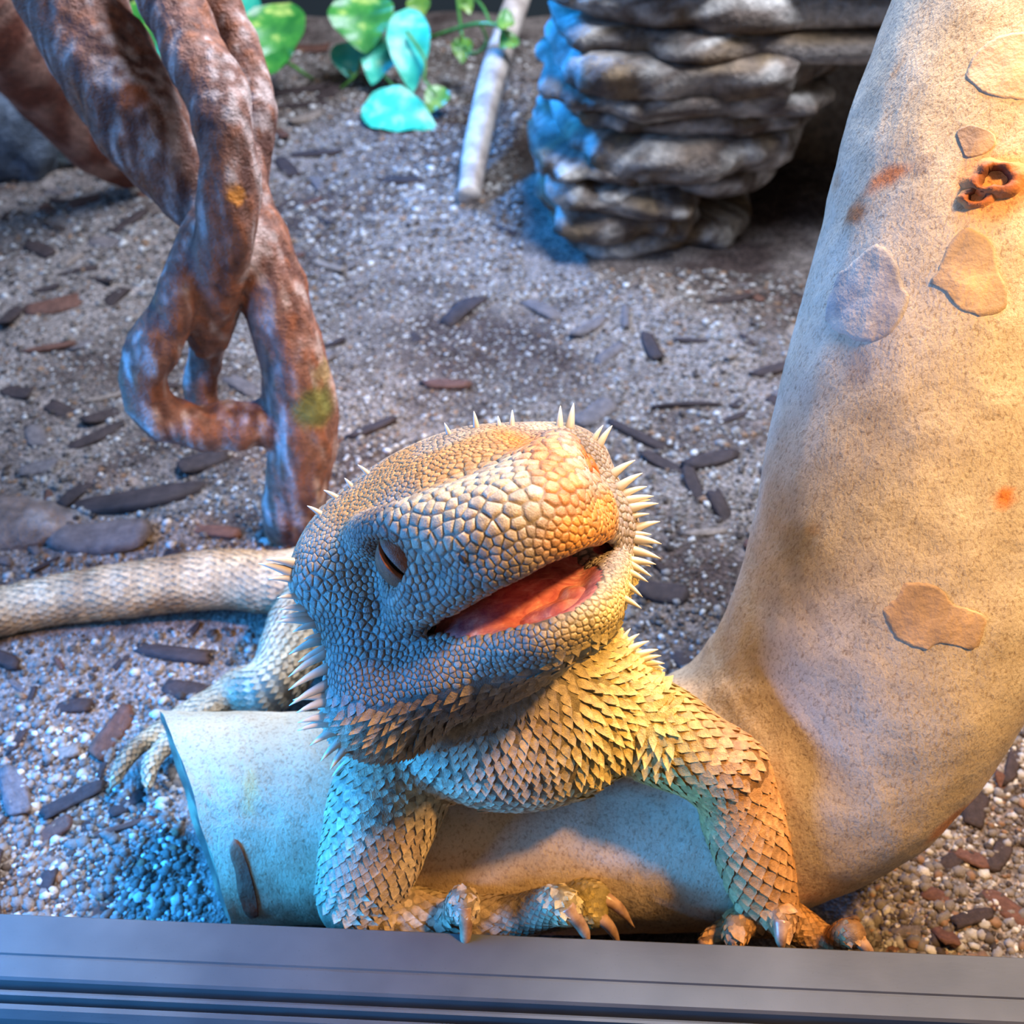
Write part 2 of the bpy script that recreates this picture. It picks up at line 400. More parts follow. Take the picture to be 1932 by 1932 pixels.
for i in range(4): np.add.at(NRM, DF[:, i], fn)
NRM /= np.linalg.norm(NRM, axis=1)[:, None] + 1e-12
LV = LOC(DV); inm = in_mouth(LV)
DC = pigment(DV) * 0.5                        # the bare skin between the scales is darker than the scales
# ---- materials of the animal
def skin_mat(name, rough=0.55, bs=0.4):
    t = NT(name); v = t.coord(100.0)
    a = t.n('ShaderNodeVertexColor'); a.layer_name = 'Col'
    n1 = t.noise(v, 9, 3); n2 = t.noise(v, 40, 2)
    c = t.mix(a.outputs['Color'], t.ramp(n1, [(.3, (.6, .58, .56)), (.7, (1.2, 1.17, 1.13))]), 1.0, 'MULTIPLY')
    return t.done(c, rough, t.bump(n2, bs, 0.0004), 0.35)
M_skin = skin_mat('lizard_skin'); M_scale = skin_mat('lizard_scale', 0.5, 0.4)
t = NT('mouth_lining'); v = t.coord(100.0); n1 = t.noise(v, 3.2, 4, .6, .6)
M_mouth = t.done(t.ramp(n1, [(.3, tuple(srgb(160, 76, 78))), (.55, tuple(srgb(212, 128, 114))), (.75, tuple(srgb(240, 186, 160)))]), 0.22,
                 t.bump(t.noise(v, 6, 3), .4, 0.0006), 0.6, **{'Subsurface Weight': 0.15, 'Subsurface Radius': (.004, .001, .0006), 'Subsurface Scale': 0.5})
t = NT('claw_horn'); v = t.coord(100.0)
M_claw = t.done(t.ramp(t.noise(v, 4, 3), [(.3, tuple(srgb(120, 84, 60))), (.7, tuple(srgb(190, 150, 116)))]), 0.3, t.bump(t.noise(v, 14, 2), .15, .0003), 0.5)
t = NT('spine_horn')
a = t.n('ShaderNodeVertexColor'); a.layer_name = 'Col'
M_spine = t.done(a.outputs['Color'], 0.35, None, 0.5)
M_eye = NT('eye_black').done((0.006, 0.005, 0.006), 0.7, None, 0.1)

dragon = thing('bearded_dragon', 'tan scaly bearded dragon with open pink mouth, front feet up on the track', 'lizard', (0, 14, 4))
body = obj('body', DV, DF, M_skin, dragon, cols=DC)
body.data.materials.append(M_mouth)
fm = inm[DF].sum(1) >= 3
body.data.polygons.foreach_set('material_index', fm.astype(np.int32)); body.data.update()

# ---- sample points for scales
def near_faces(mask): return np.argwhere(mask[DF].all(1))[:, 0]
def poisson(mask, rfun, ncand):
    fi = near_faces(mask); A = np.linalg.norm(fn[fi], axis=1); pick = rng.choice(fi, ncand, p=A / A.sum())
    u = rng.random((ncand, 2)); q = DF[pick]
    P = ((1 - u[:, :1]) * (1 - u[:, 1:]) * DV[q[:, 0]] + u[:, :1] * (1 - u[:, 1:]) * DV[q[:, 1]] + u[:, :1] * u[:, 1:] * DV[q[:, 2]] + (1 - u[:, :1]) * u[:, 1:] * DV[q[:, 3]])
    N = NRM[q].mean(1); N /= np.linalg.norm(N, axis=1)[:, None]
    R = rfun(P); cs = R.max(); grid = {}; keep = []
    order = np.argsort(R + rng.random(ncand) * 1e-3) if False else np.arange(ncand)
    for i in order:
        k = tuple((P[i] / cs).astype(int)); ok = True
        for a in (-1, 0, 1):
            for b in (-1, 0, 1):
                for c in (-1, 0, 1):
                    for j in grid.get((k[0] + a, k[1] + b, k[2] + c), ()):
                        d = P[i] - P[j]
                        if d @ d < (0.5 * (R[i] + R[j])) ** 2: ok = False; break
                    if not ok: break
                if not ok: break
            if not ok: break
        if ok: grid.setdefault(k, []).append(i); keep.append(i)
    return P[keep], N[keep], R[keep], grid, cs, P
def basis(n, t=None):
    t = np.array([0.3, 0.5, 0.8]) if t is None else t
    t = t - n * (t @ n); t = unit(t); return t, np.cross(n, t)
def plates(P, N, R, lift=0.17, gap=0.95):
    from mathutils.kdtree import KDTree
    kd = KDTree(len(P))
    for i, p in enumerate(P): kd.insert(Vector(p), i)
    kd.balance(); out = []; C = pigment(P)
    for i in range(len(P)):
        t, b = basis(N[i]); r = R[i]
        poly = [(r * math.cos(a) * .95, r * math.sin(a) * .95) for a in np.arange(8) * math.pi / 4]
        for co, j, d in kd.find_n(Vector(P[i]), 11):
            if j == i or N[j] @ N[i] < 0.2: continue
            q = P[j] - P[i]; x, y = q @ t, q @ b; l2 = x * x + y * y
            if l2 < 1e-8: continue
            w = 0.5 * l2 * (2 * R[i] / (R[i] + R[j])); new = []
            for k in range(len(poly)):
                p0, p1 = poly[k], poly[(k + 1) % len(poly)]
                d0, d1 = p0[0] * x + p0[1] * y - w, p1[0] * x + p1[1] * y - w
                if d0 <= 0: new.append(p0)
                if (d0 < 0) != (d1 < 0):
                    s_ = d0 / (d0 - d1); new.append((p0[0] + (p1[0] - p0[0]) * s_, p0[1] + (p1[1] - p0[1]) * s_))
            poly = new
            if len(poly) < 3: break
        if len(poly) < 3: continue
        m = len(poly); pl = np.array(poly) * gap; h = r * lift
        V = [P[i] + t * x + b * y - N[i] * (.03) for x, y in pl]
        V += [P[i] + t * x + b * y + N[i] * h * .65 for x, y in pl * .86]
        V += [P[i] + t * x + b * y + N[i] * h for x, y in pl * .5] + [P[i] + N[i] * h * 1.05]
        F = []
        for k in range(m):
            k2 = (k + 1) % m
            F += [(k, k2, m + k2, m + k), (m + k, m + k2, 2 * m + k2, 2 * m + k), (2 * m + k, 2 * m + k2, 3 * m)]
        c = C[i] * (0.85 + 0.4 * rng.random()) * np.array([1, .98 + .04 * rng.random(), .95 + .1 * rng.random()])
        out.append((np.array(V), F, np.tile(c, (len(V), 1))))
    return out
def shield(p, n, t, L, w, lift, c, keel=.3, tipc=1.25):
    t, b = basis(n, t)
    V = np.array([p - t * .35 * L - n * .02, p - t * .1 * L - b * w * .5 - n * .02, p + t * .3 * L - b * w * .42 + n * lift * .45,
                  p + t * .75 * L + n * lift, p + t * .3 * L + b * w * .42 + n * lift * .45, p - t * .1 * L + b * w * .5 - n * .02,
                  p + t * .1 * L + n * (lift * .5 + keel * w * .35), p + t * .6 * L - n * .03])
    F = [(0, 6, 1), (1, 6, 2), (2, 6, 3), (3, 6, 4), (4, 6, 5), (5, 6, 0), (2, 3, 7), (3, 4, 7), (1, 2, 7), (4, 5, 7)]
    F = [f[::-1] for f in F[:6]] + F[6:]
    C = np.tile(c, (8, 1)); C[3] *= tipc; C[0] *= .7; C[7] *= .5
    return V, F, np.clip(C, 0, 1)
tocam = CAM - DV; tocam /= np.linalg.norm(tocam, axis=1)[:, None]
facing = (NRM * tocam).sum(1) > -0.45
dhead = np.linalg.norm((LV - [0, -.5, -.6]) / [2.7, 2.9, 1.75], axis=1)
zj = LV[:, 2] + (LV[:, 1] + 1.7) * .17
beardm = (zj < -1.66) & ((LV[:, 2] > -2.75) | (DV[:, 0] > 1.0)) & (DV[:, 2] > 5.6) & (DV[:, 1] < 17) & (DV[:, 0] < 2.7)
armmask = ((DV[:, 2] < 4.6) & (DV[:, 1] < 13.6)) | ((DV[:, 0] > 2.2) & (DV[:, 1] < 14.2) & (LV[:, 2] < -1.9))
headm = (dhead < 1.15) & ~beardm & ~inm & facing
def r_head(P):
    L = LOC(P)
    r = .078 + .105 * sm(L[:, 1], -.2, .7) * sm(L[:, 2], -.75, -.3) * (1 - .3 * sm(-L[:, 0], .3, 1.0))
    r = r + .06 * sm(-L[:, 0], .9, 1.6) * sm(-L[:, 1], .4, 1.2) * (1 - sm(np.abs(L[:, 2] + .25), .2, .5))
    lipz = 1 - sm(np.abs(L[:, 2] + 1.05), .25, .5)
    r = r + .025 * lipz
    eye = 1 - sm(np.linalg.norm((L - [-1.45, .33, -.25]) / [.55, .65, .38], axis=1), .7, 1.1)
    return np.clip(r * (1 - .5 * eye), .07, .3)
P_, N_, R_, *_ = poisson(headm, r_head, 170000)
V, F, C = cat(plates(P_, N_, R_))
tag(obj('head_scales', V, F, M_scale, dragon, True, C), 'small grey and tan plates covering the head', kind='stuff')
# pointed beard and throat scales, fanning out from the chin
chin = W(JAW((-.1, 1.2, -1.7)))
def r_beard(P):
    L = LOC(P); return .13 + .035 * sm(-L[:, 2], 1.7, 2.3)
bm = beardm & ~inm & facing
P_, N_, R_, *_ = poisson(bm, r_beard, 36000)
Cc = pigment(P_); out = []
for p, n, r, c in zip(P_, N_, R_, Cc):
    d = unit(p - chin) + np.array([-.15, .1, -.55]); far = np.linalg.norm(p - chin)
    k = float(sm(np.array([far]), .8, 2.6)[0])
    out.append(shield(p, n, d, r * (1.5 + .7 * k), r * (1.2 - .15 * k), .025 + .085 * k, c * (.8 + .4 * rng.random()), tipc=1.2 + .25 * k))
V, F, C = cat(out); tag(obj('beard_scales', V, F, M_scale, dragon, True, C), 'pointed grey and yellow scales on the throat', kind='stuff')
# limb, tail: staggered rows of keeled scales
def rows(P, Rr, ds, wd, lift, back=False, keel=.3, jit=.12, bright=1.0, dirsign=1, maxf=1.9, tipc=1.2):
    S, Q = spline(P, Rr, 24); seg = np.r_[0, np.cumsum(np.linalg.norm(np.diff(S, axis=0), axis=1))]
    T, A, B = frames(S); s_ = 0.0; i = 0; out = []; pts = []
    while s_ < seg[-1]:
        x = [np.interp(s_, seg, S[:, k]) for k in range(3)]; k0 = min(int(np.searchsorted(seg, s_)), len(S) - 1)
        r = np.interp(s_, seg, Q); n = max(6, int(round(2 * math.pi * r / wd)))
        for j in range(n):
            a = 2 * math.pi * (j + .5 * (i % 2) + jit * rng.uniform(-1, 1)) / n
            d = A[k0] * math.cos(a) + B[k0] * math.sin(a)
            h = dbvh.ray_cast(Vector(x), Vector(d), r * maxf)
            if h[0] is None: continue
            p = np.array(h[0]); nn = np.array(h[1])
            if nn @ d < 0.25 or nn @ unit(CAM - p) < -.45: continue
            pts.append((p, nn, T[k0] * dirsign, r))
        s_ += ds; i += 1
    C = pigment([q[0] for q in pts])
    for (p, n, t, r), c in zip(pts, C):
        out.append(shield(p, n, t, ds * 1.75, wd * 1.05, lift, np.clip(c * bright * (.85 + .3 * rng.random()), 0, 1), keel, tipc))
    return out
limb = rows(armL, armLr, .155, .2, .045) + rows(armR, armRr, .165, .215, .05) + rows(foreR, foreRr, .19, .25, .04)
limb += rows([armR[2], armR[3], foreR[1]], [.66, .6, .66], .15, .21, .045)
limb += rows(foreL, foreLr, .15, .18, .035)
for P, r, claw, s_ in fingers: limb += rows([PY(*p) for p in P], r, .09, .12, .012, maxf=1.4, keel=.15, tipc=1.02, bright=.92)
V, F, C = cat(limb); tag(obj('limb_scales', V, F, M_scale, dragon, True, C), 'overlapping tan keeled scales on the front legs', kind='stuff')
tl = rows(tailP, tailR, .17, .17, .025, bright=1.05) + rows(hindP, [1.1, .9, .62, .45], .15, .16, .03) + rows(toe1, [.34, .22, .17, .15, .1], .09, .12, .02) + rows(toe2, [.34, .22, .17, .15, .1], .09, .12, .02)
tl += rows([(-.3, 15.6, 6.0), (-0.7, 18.0, 5.3), (-1.0, 21.0, 3.9), (-1.4, 23.4, 2.6)], [1.8, 2.1, 1.9, 1.5], .19, .22, .035)
V, F, C = cat(tl); tag(obj('tail_scales', V, F, M_scale, dragon, True, C), 'fine rows of pale brown scales on back, tail and hind leg', kind='stuff')
# chest and flank
cm = (DV[:, 1] < 16.5) & (DV[:, 2] > 3.4) & ~beardm & (dhead > 1.12) & facing & ~inm & ~((DV[:, 0] > 2.6)) & (np.abs(DV[:, 0]) < 3.2)
P_, N_, R_, *_ = poisson(cm, lambda P: np.full(len(P), .15), 40000)
Cc = pigment(P_); out = []
for p, n, r, c in zip(P_, N_, R_, Cc):
    low = float(sm(np.array([5.7 - p[2]]), 0, .6)[0])
    out.append(shield(p, n, np.array([.1, .2, -1.0]), r * (1.9 - .5 * low), r * 1.2, .045 * (1 - .85 * low), c * (.88 + .25 * rng.random()), .2))
V, F, C = cat(out); tag(obj('chest_scales', V, F, M_scale, dragon, True, C), 'flat overlapping pale scales on the chest', kind='stuff')

# ---- horny spines along the back of the head, the beard and the shoulder: base pixel, tip pixel
spine_px = [(548, 1062, 505, 1056), (562, 1087, 509, 1068), (600, 967, 580, 957), (635, 938, 615, 930), (666, 922, 658, 912), (699, 897, 684, 886),
 (560, 1172, 500, 1168), (562, 1163, 517, 1160), (568, 1149, 529, 1145), (579, 1128, 548, 1126), (564, 1207, 541, 1211), (562, 1228, 512, 1253),
 (576, 1259, 517, 1301), (584, 1281, 521, 1322), (606, 1298, 545, 1337), (600, 1330, 552, 1350), (610, 1355, 560, 1362), (623, 1363, 571, 1375), (628, 1381, 589, 1404),
 (654, 1385, 621, 1420), (671, 1385, 643, 1424), (690, 1382, 668, 1415), (600, 1315, 548, 1322), (640, 1372, 606, 1392),
 (850, 824, 843, 810), (897, 796, 893, 773), (937, 784, 934, 773), (966, 774, 966, 753), (1056, 774, 1056, 743), (1078, 787, 1083, 749), (1117, 838, 1128, 817), (1123, 856, 1140, 825),
 (1152, 898, 1186, 876), (1167, 920, 1205, 898), (1184, 930, 1220, 921), (1193, 943, 1234, 939), (1197, 958, 1240, 952), (1210, 995, 1245, 981), (1215, 1020, 1256, 1028),
 (1206, 1042, 1248, 1057), (1202, 1059, 1238, 1069), (1202, 1073, 1230, 1097), (1193, 1081, 1217, 1101), (1184, 1099, 1202, 1125), (1176, 1125, 1198, 1145), (1200, 1008, 1222, 1008), (1190, 975, 1212, 972),
 (1202, 1220, 1234, 1207), (1215, 1234, 1252, 1226), (1219, 1243, 1256, 1240), (1245, 1264, 1282, 1280), (1184, 1190, 1194, 1171), (1225, 1252, 1262, 1258), (1195, 1204, 1216, 1188),
 (575, 1095, 540, 1093), (590, 1180, 556, 1190), (585, 1240, 545, 1262), (1180, 1010, 1204, 1022), (1185, 1050, 1212, 1066), (1165, 950, 1196, 948)]
def horn(b, tip, r, bend, c0, c1, nseg=7, nr=6):
    b = np.asarray(b); tip = np.asarray(tip); ax = tip - b; L = np.linalg.norm(ax); ax /= L
    P = np.array([b + ax * L * s + bend * math.sin(math.pi * s) * L for s in np.linspace(-.12, 1, nr)])
    R = [r * (1 - max(s, 0)) ** .8 + .004 for s in np.linspace(-.12, 1, nr)]
    V, F = tube(P, R, nseg); s = np.repeat(np.linspace(0, 1, nr), nseg)
    return V, F, lerp(np.tile(c0, (len(V), 1)), c1, s)
for bx, by, tx, ty in spine_px:
    ux, uy = np.array([bx - tx, by - ty]) / math.hypot(bx - tx, by - ty); hit = None
    q = np.array([tx - 30 * ux, ty - 30 * uy])
    for k in range(80):
        q = q + np.array([ux, uy]) * 3.0; h_ = cast(dbvh, *q)
        if h_ is not None and np.linalg.norm(h_[0] - CAM) < 23.5:
            q = q + np.array([ux, uy]) * 5; hit = cast(dbvh, *q) or h_; break
    if hit is None: continue
    p = hit[0] - hit[1] * .04; D = (p - CAM) @ FWD
    v = (RIGHT * (tx - bx) - UP * (ty - by)) / FPX * D + unit(CAM - p) * .04 * (1 if tx < 900 else -1) + hit[1] * .1
    L = np.linalg.norm(v); c0 = pigment([p])[0]
    V, F, C = horn(p, p + v * 1.05, max(.05, min(.095, L * .2)), UP * .04, c0, srgb(236, 226, 204))
    obj('spine', V, F, M_spine, dragon, True, C, origin=p)
# ---- claws
for P, r, claw, s_ in fingers:
    if claw is None: continue
    p0, p1, p2 = (PY(*q) for q in claw); S, Q = spline([p0 - (p1 - p0) * .25, p0, p1, p2], [.15, .16, .105, .012], 5)
    V, F = tube(S, Q, 9); obj('claw', V, F, M_claw, dragon, origin=p0)
for tp in (toe1, toe2):
    S, Q = spline([tp[-2] * .2 + tp[-1] * .8, tp[-1], tp[-1] + (tp[-1] - tp[-2]) * .35], [.09, .09, .01], 4)
    V, F = tube(S, Q, 8); obj('claw', V, F, M_claw, dragon, origin=tp[-1])
# ---- eye behind the narrowed lids, and the tongue
def ellmesh(c, r, M, nu=20, nv=12):
    V = []; F = []
    for i in range(nv + 1):
        a = math.pi * i / nv
        for j in range(nu):
            b = 2 * math.pi * j / nu; V.append(np.asarray(c) + M @ (np.array([math.sin(a) * math.cos(b), math.sin(a) * math.sin(b), math.cos(a)]) * r))
    for i in range(nv):
        for j in range(nu): F.append((i * nu + j, (i + 1) * nu + j, (i + 1) * nu + (j + 1) % nu, i * nu + (j + 1) % nu))
    return np.array(V), F
EC = W((-1.2, .33, -.33)); ER = .42 * HS
eo = unit(.45 * unit(HM @ np.array([-1.0, .32, .02])) + .62 * unit(CAM - EC)); es = unit(RIGHT * .72 - UP * .68); es = unit(es - eo * (es @ eo)); eu = np.cross(eo, es)
if eu @ UP < 0: eu = -eu
print('EYE', proj(EC + eo * ER))
V, F = ellmesh(EC, np.full(3, ER * .93), np.eye(3)); tag(obj('eye', V, F, M_eye, dragon, origin=EC), 'dark eye behind nearly shut lids')
for sgn, b1 in ((1, 115), (-1, 100)):
    V = []; F = []; na, nb = 22, 12
    for i in range(na + 1):
        a = math.radians(-86 + 172 * i / na); g = math.radians(6.5) * max(math.cos(a * 1.15), 0) ** 1.0
        for j in range(nb + 1):
            rr = ER * (1.0 if j else .9) + .016 * math.sin(j * 2.4) * (j > 0) + (.035 if j in (1, 2) else 0)
            b = (g + (math.radians(b1) - g) * max(j - 1, 0) / (nb - 1)) * sgn - math.radians(8)
            V.append(EC + rr * (math.sin(a) * es + math.cos(a) * (math.cos(b) * eo + math.sin(b) * eu)))
    for i in range(na):
        for j in range(nb):
            q = (i * (nb + 1) + j, i * (nb + 1) + j + 1, (i + 1) * (nb + 1) + j + 1, (i + 1) * (nb + 1) + j); F.append(q if sgn < 0 else q[::-1])
    V = np.array(V); tag(obj('eyelid', V, F, M_skin, dragon, cols=lerp(pigment(V), srgb(150, 84, 52), np.full(len(V), .95)), origin=EC), 'brown wrinkled eyelid')
V, F = ellmesh(W((1.26, .06, -.3)), np.array((.36, .5, .32)) * HS, HM); tag(obj('eye', V, F, M_eye, dragon, origin=W((1.26, .06, -.3))), 'dark eye on the far side of the head')
h = cast(dbvh, 872, 1052)
if h is not None:
    u = unit(RIGHT * .8 - UP * .5 - h[1] * (RIGHT @ h[1])); w_ = np.cross(h[1], u)
    V, F = ellmesh(h[0] + h[1] * .015, (.1, .055, .03), np.stack([u, w_, h[1]], 1), 14, 8); tag(obj('nostril', V, F, NT('nostril_dark').done((.03, .018, .015), .7), dragon, origin=h[0]), 'small dark nostril')
frn = []                                       # fringe of longer scales along the lower edge of the beard
for px in range(590, 1010, 15):
    for row in range(2):
        q = None
        for py in range(1500 - row * 34, 1240, -6):
            h = cast(dbvh, px + row * 7 + rng.uniform(-3, 3), py)
            if h is not None and -2.9 < LOC(h[0][None])[0, 2] < -2.1 and h[0][2] > 5.9: q = h; break
        if q is None: continue
        frn.append(shield(q[0], q[1], unit(q[0] - chin) + np.array([-.1, .0, -1.0]), rng.uniform(.34, .5), .17, .12, pigment([q[0]])[0] * rng.uniform(.75, 1.1), tipc=1.4))
if frn:
    V, F, C = cat(frn); tag(obj('beard_fringe', V, F, M_scale, dragon, True, C), 'ragged lower fringe of pointed beard scales', kind='stuff')
tf = Field(W((0, .6, -1.4)) - 2.4, W((0, .6, -1.4)) + 2.4, 0.06)
for c, r in (((0, .2, -1.42), (.72, 1.15, .2)), ((0, .95, -1.36), (.5, .5, .22)), ((.12, 1.2, -1.28), (.3, .26, .2)), ((-.3, .5, -1.3), (.35, .6, .16)), ((.45, .8, -1.3), (.22, .5, .2)), ((0, -.3, -1.3), (.5, .6, .22))):
    tf.ell(W(JAW(c)), np.array(r) * HS, JM(JA), 0.1)
V, F = tf.mesh(1); tag(obj('tongue', V, F, M_mouth, dragon, origin=W((0, .6, -1.4))), 'moist pink tongue')
# ------------------------------------------------------------------ ground, back wall, door track
def vcol_mat(name, rough=0.7, sc=(8, 30), amp=.25, bs=.3, bd=.0006, spec=.3):
    t = NT(name); v = t.coord(100.0); a = t.n('ShaderNodeVertexColor'); a.layer_name = 'Col'
    n1 = t.noise(v, sc[0], 4); n2 = t.noise(v, sc[1], 3)
    c = t.mix(a.outputs['Color'], t.ramp(n1, [(.3, (1 - amp,) * 3), (.7, (1 + amp,) * 3)]), 1.0, 'MULTIPLY')
    return t.done(c, rough, t.bump(n2, bs, bd, t.bump(n1, bs, bd * 2)), spec)
def ground_z(x, y):
    p = Vector((x * .12, y * .12, .3)); q = Vector((x * .5, y * .5, 4.0))
    return .55 * noise.noise(p) + .16 * noise.noise(q) - .1
xs = np.arange(-46, 46.1, .4); ys = np.r_[np.arange(10.0, 40, .3), np.arange(40, 70.5, .5)]
GV = np.array([(x, y, ground_z(x, y)) for y in ys for x in xs]); nxs = len(xs)
GF = [(j * nxs + i, j * nxs + i + 1, (j + 1) * nxs + i + 1, (j + 1) * nxs + i) for j in range(len(ys) - 1) for i in range(nxs - 1)]
t = NT('sandy_substrate'); v = t.coord(100.0)
big = t.noise(v, .16, 4, .6); fine = t.noise(v, 7, 4, .7); mid = t.noise(v, 1.6, 4, .65)
vor = t.n('ShaderNodeTexVoronoi'); vor.inputs['Scale'].default_value = 13.0; t.l(v, vor.inputs['Vector'])
base = t.ramp(big, [(.38, tuple(srgb(74, 62, 58))), (.56, tuple(srgb(128, 118, 112)))])
c = t.mix(base, t.ramp(mid, [(.3, (.6, .58, .56)), (.65, (1.25, 1.22, 1.2))]), 1.0, 'MULTIPLY')
c = t.mix(c, t.ramp(vor.outputs['Color'], [(.15, (.45, .42, .40)), (.55, (1.0, 1.0, 1.0)), (.9, (1.9, 1.86, 1.8))]), .8, 'MULTIPLY')
nb = t.bump(vor.outputs['Distance'], .5, .0012, t.bump(mid, .6, .003))
M_ground = t.done(c, .9, t.bump(fine, .5, .0008, nb), .15)
gr = tag(obj('floor', GV, GF, M_ground), 'sandy gravel substrate covering the tank bottom', kind='structure')

t = NT('back_panel'); M_wall = t.done((.02, .028, .03), .7)
def box(lo, hi):
    V = np.array([(x, y, z) for x in (lo[0], hi[0]) for y in (lo[1], hi[1]) for z in (lo[2], hi[2])])
    return V, [(0, 1, 3, 2), (4, 6, 7, 5), (0, 4, 5, 1), (2, 3, 7, 6), (0, 2, 6, 4), (1, 5, 7, 3)]
V, F = box((-46, 69, -1), (46, 70.5, 40)); tag(obj('wall_back', V, F, M_wall, smooth=False), kind='structure')

# sliding-door track along the front: extruded profile, (distance towards the viewer, height)
t = NT('track_plastic'); v = t.coord(100.0)
sc_ = t.noise(t.coord((60, 220, 220)), 3, 3); sp = t.noise(v, 22, 2)
c = t.ramp(t.noise(v, .5, 3), [(.3, tuple(srgb(70, 70, 69))), (.7, tuple(srgb(88, 87, 84)))])
c = t.mix(c, t.ramp(sp, [(.66, (1, 1, 1)), (.74, (.45, .42, .4))]), .35, 'MULTIPLY')
M_track = t.done(c, .5, t.bump(sc_, .12, .0004), .25)
PL, PR = PZ(0, 1722, 3.0), PZ(1932, 1805, 3.0)
td = unit(PR - PL); tn = unit(np.cross(td, [0, 0, 1.0])); tn = tn if tn[1] < 0 else -tn
prof = [(-.02, -.6), (-.02, 2.93), (.03, 3.0), (.74, 3.0), (.76, 2.965), (.80, 2.965), (.82, 3.0), (1.16, 3.0), (1.20, 2.95), (1.22, 2.6), (1.34, 2.6), (1.36, 2.93), (1.41, 2.96), (1.46, 2.96), (1.48, 2.6), (1.56, 2.6), (1.58, 2.9), (1.68, 2.92), (1.76, 2.75), (1.80, 2.4), (1.82, -.6)]
mid_ = (PL + PR) / 2; V = []
for s_ in (-46, 46):
    for d_, z_ in prof: V.append(mid_ * [1, 1, 0] + td * [1, 1, 0] * s_ + tn * d_ + np.array([0, 0, z_]))
n_ = len(prof); F = [(i, i + 1, n_ + i + 1, n_ + i) for i in range(n_ - 1)] + [(n_ - 1, 0, n_, 2 * n_ - 1)] + [tuple(range(n_))[::-1], tuple(range(n_, 2 * n_))]
V = np.array(V); tr = obj('trim_1', V, F, M_track, smooth=False); tag(tr, 'grooved plastic sliding door track along the tank front', kind='structure')
bm_ = bmesh.new(); bm_.from_mesh(tr.data); bmesh.ops.recalc_face_normals(bm_, faces=bm_.faces); bm_.to_mesh(tr.data); bm_.free()
# the black cabinet front the track is fixed to
c0 = mid_ * [1, 1, 0]; V = []
for s_ in (-46, 46):
    for d_, z_ in ((1.83, -.7), (1.83, 1.9), (2.2, 2.1), (8.0, 2.1), (8.0, -.7)): V.append(c0 + td * [1, 1, 0] * s_ + tn * d_ + np.array([0, 0, z_]))
F = [(0, 1, 6, 5), (1, 2, 7, 6), (2, 3, 8, 7), (3, 4, 9, 8), (4, 0, 5, 9), (4, 3, 2, 1, 0), (5, 6, 7, 8, 9)]
tag(obj('trim_2', np.array(V), F, NT('black_front').done((.006, .006, .007), .6), smooth=False), 'matt black cabinet edge below the track', kind='structure')

# ------------------------------------------------------------------ the big smooth log that bends upwards
LP = [(-8.2, 14.65, 1.85), (-6.3, 14.65, 1.87), (-2, 14.6, 1.85), (1.6, 14.55, 1.9), (4.2, 14.75, 2.5), (6.0, 15.2, 3.9), (6.95, 15.9, 6.3), (7.35, 17.0, 8.9), (8.05, 18.8, 12.2), (9.3, 21.3, 15.8), (11, 24.2, 19.5)]
LR = [2.05, 2.05, 2.05, 2.15, 2.5, 2.75, 2.85, 2.8, 2.75, 2.65, 2.6]
S, Q = spline(LP, LR, 30); T, A, B = frames(S); NSEG = 150; V = []
first = 30
for i in range(first, len(S)):
    for j in range(NSEG):
        a = 2 * math.pi * j / NSEG; d = A[i] * math.cos(a) + B[i] * math.sin(a); p = S[i] + d * Q[i]
        r = Q[i] * (1 + .035 * nz(p, .33, 2) + .012 * nz(p, 1.2, 5)) + .02 * nz(p * [2, 2, 1], 2.2, 8)
        p = S[i] + d * r; k = max(0, 1 - (i - first) / 34.0)
        if k > 0: p = p + np.array([-.5 * (p[1] - 14.65) * k + .06 * nz(p, 1.5, 1) * k, 0, 0])
        V.append(p)
nr = len(S) - first; LVV = np.array(V)
LF = [(i * NSEG + j, i * NSEG + (j + 1) % NSEG, (i + 1) * NSEG + (j + 1) % NSEG, (i + 1) * NSEG + j) for i in range(nr - 1) for j in range(NSEG)]
LF.append(tuple((nr - 1) * NSEG + j for j in range(NSEG)))
lbvh = bvh_of(LVV, LF); LLOW = LVV[LVV[:, 2] < 1.3][::11]
LC = np.tile(srgb(204, 188, 162), (len(LVV), 1))
nA = np.array([nz(p, .5, 11) for p in LVV]); nB = np.array([nz(p, 1.4, 17) for p in LVV])
LC = lerp(LC, srgb(196, 178, 148), sm(nA, .0, .45) * .7); LC = lerp(LC, srgb(212, 200, 178), sm(nB, .1, .5) * .5)
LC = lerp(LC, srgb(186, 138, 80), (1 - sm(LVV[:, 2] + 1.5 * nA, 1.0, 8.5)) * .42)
for px, py, rx, ry, cc, st in ((1672, 335, .50, .17, (206, 122, 56), .9), (1612, 402, .27, .25, (150, 98, 46), .95), (1740, 312, .2, .16, (160, 146, 136), .7), (1620, 690, .3, .4, (164, 150, 134), .7), (1578, 345, .22, .3, (190, 150, 110), .6), (1895, 940, .2, .2, (226, 122, 24), .9),
                               (1800, 1545, .75, .5, (200, 116, 36), .75), (1693, 130, .16, .1, (200, 150, 90), .7), (1880, 345, .75, .6, (214, 150, 84), .8), (1535, 1000, .2, .1, (170, 130, 80), .6), (1500, 1030, .5, .45, (166, 146, 110), .6), (470, 1490, .14, .5, (222, 186, 120), .7)):
    h = cast(lbvh, px, py)
    if h is None: continue
    q = LVV - h[0]; n = h[1]; u = unit(RIGHT - n * (RIGHT @ n)); w_ = np.cross(n, u)
    dd = np.sqrt(((q @ u) / rx) ** 2 + ((q @ w_) / ry) ** 2 + (q @ n) ** 2) + .25 * nB
    LC = lerp(LC, srgb(*cc), (1 - sm(dd, .55, 1.15)) * st)
t = NT('smooth_log'); v = t.coord(100.0); a = t.n('ShaderNodeVertexColor'); a.layer_name = 'Col'
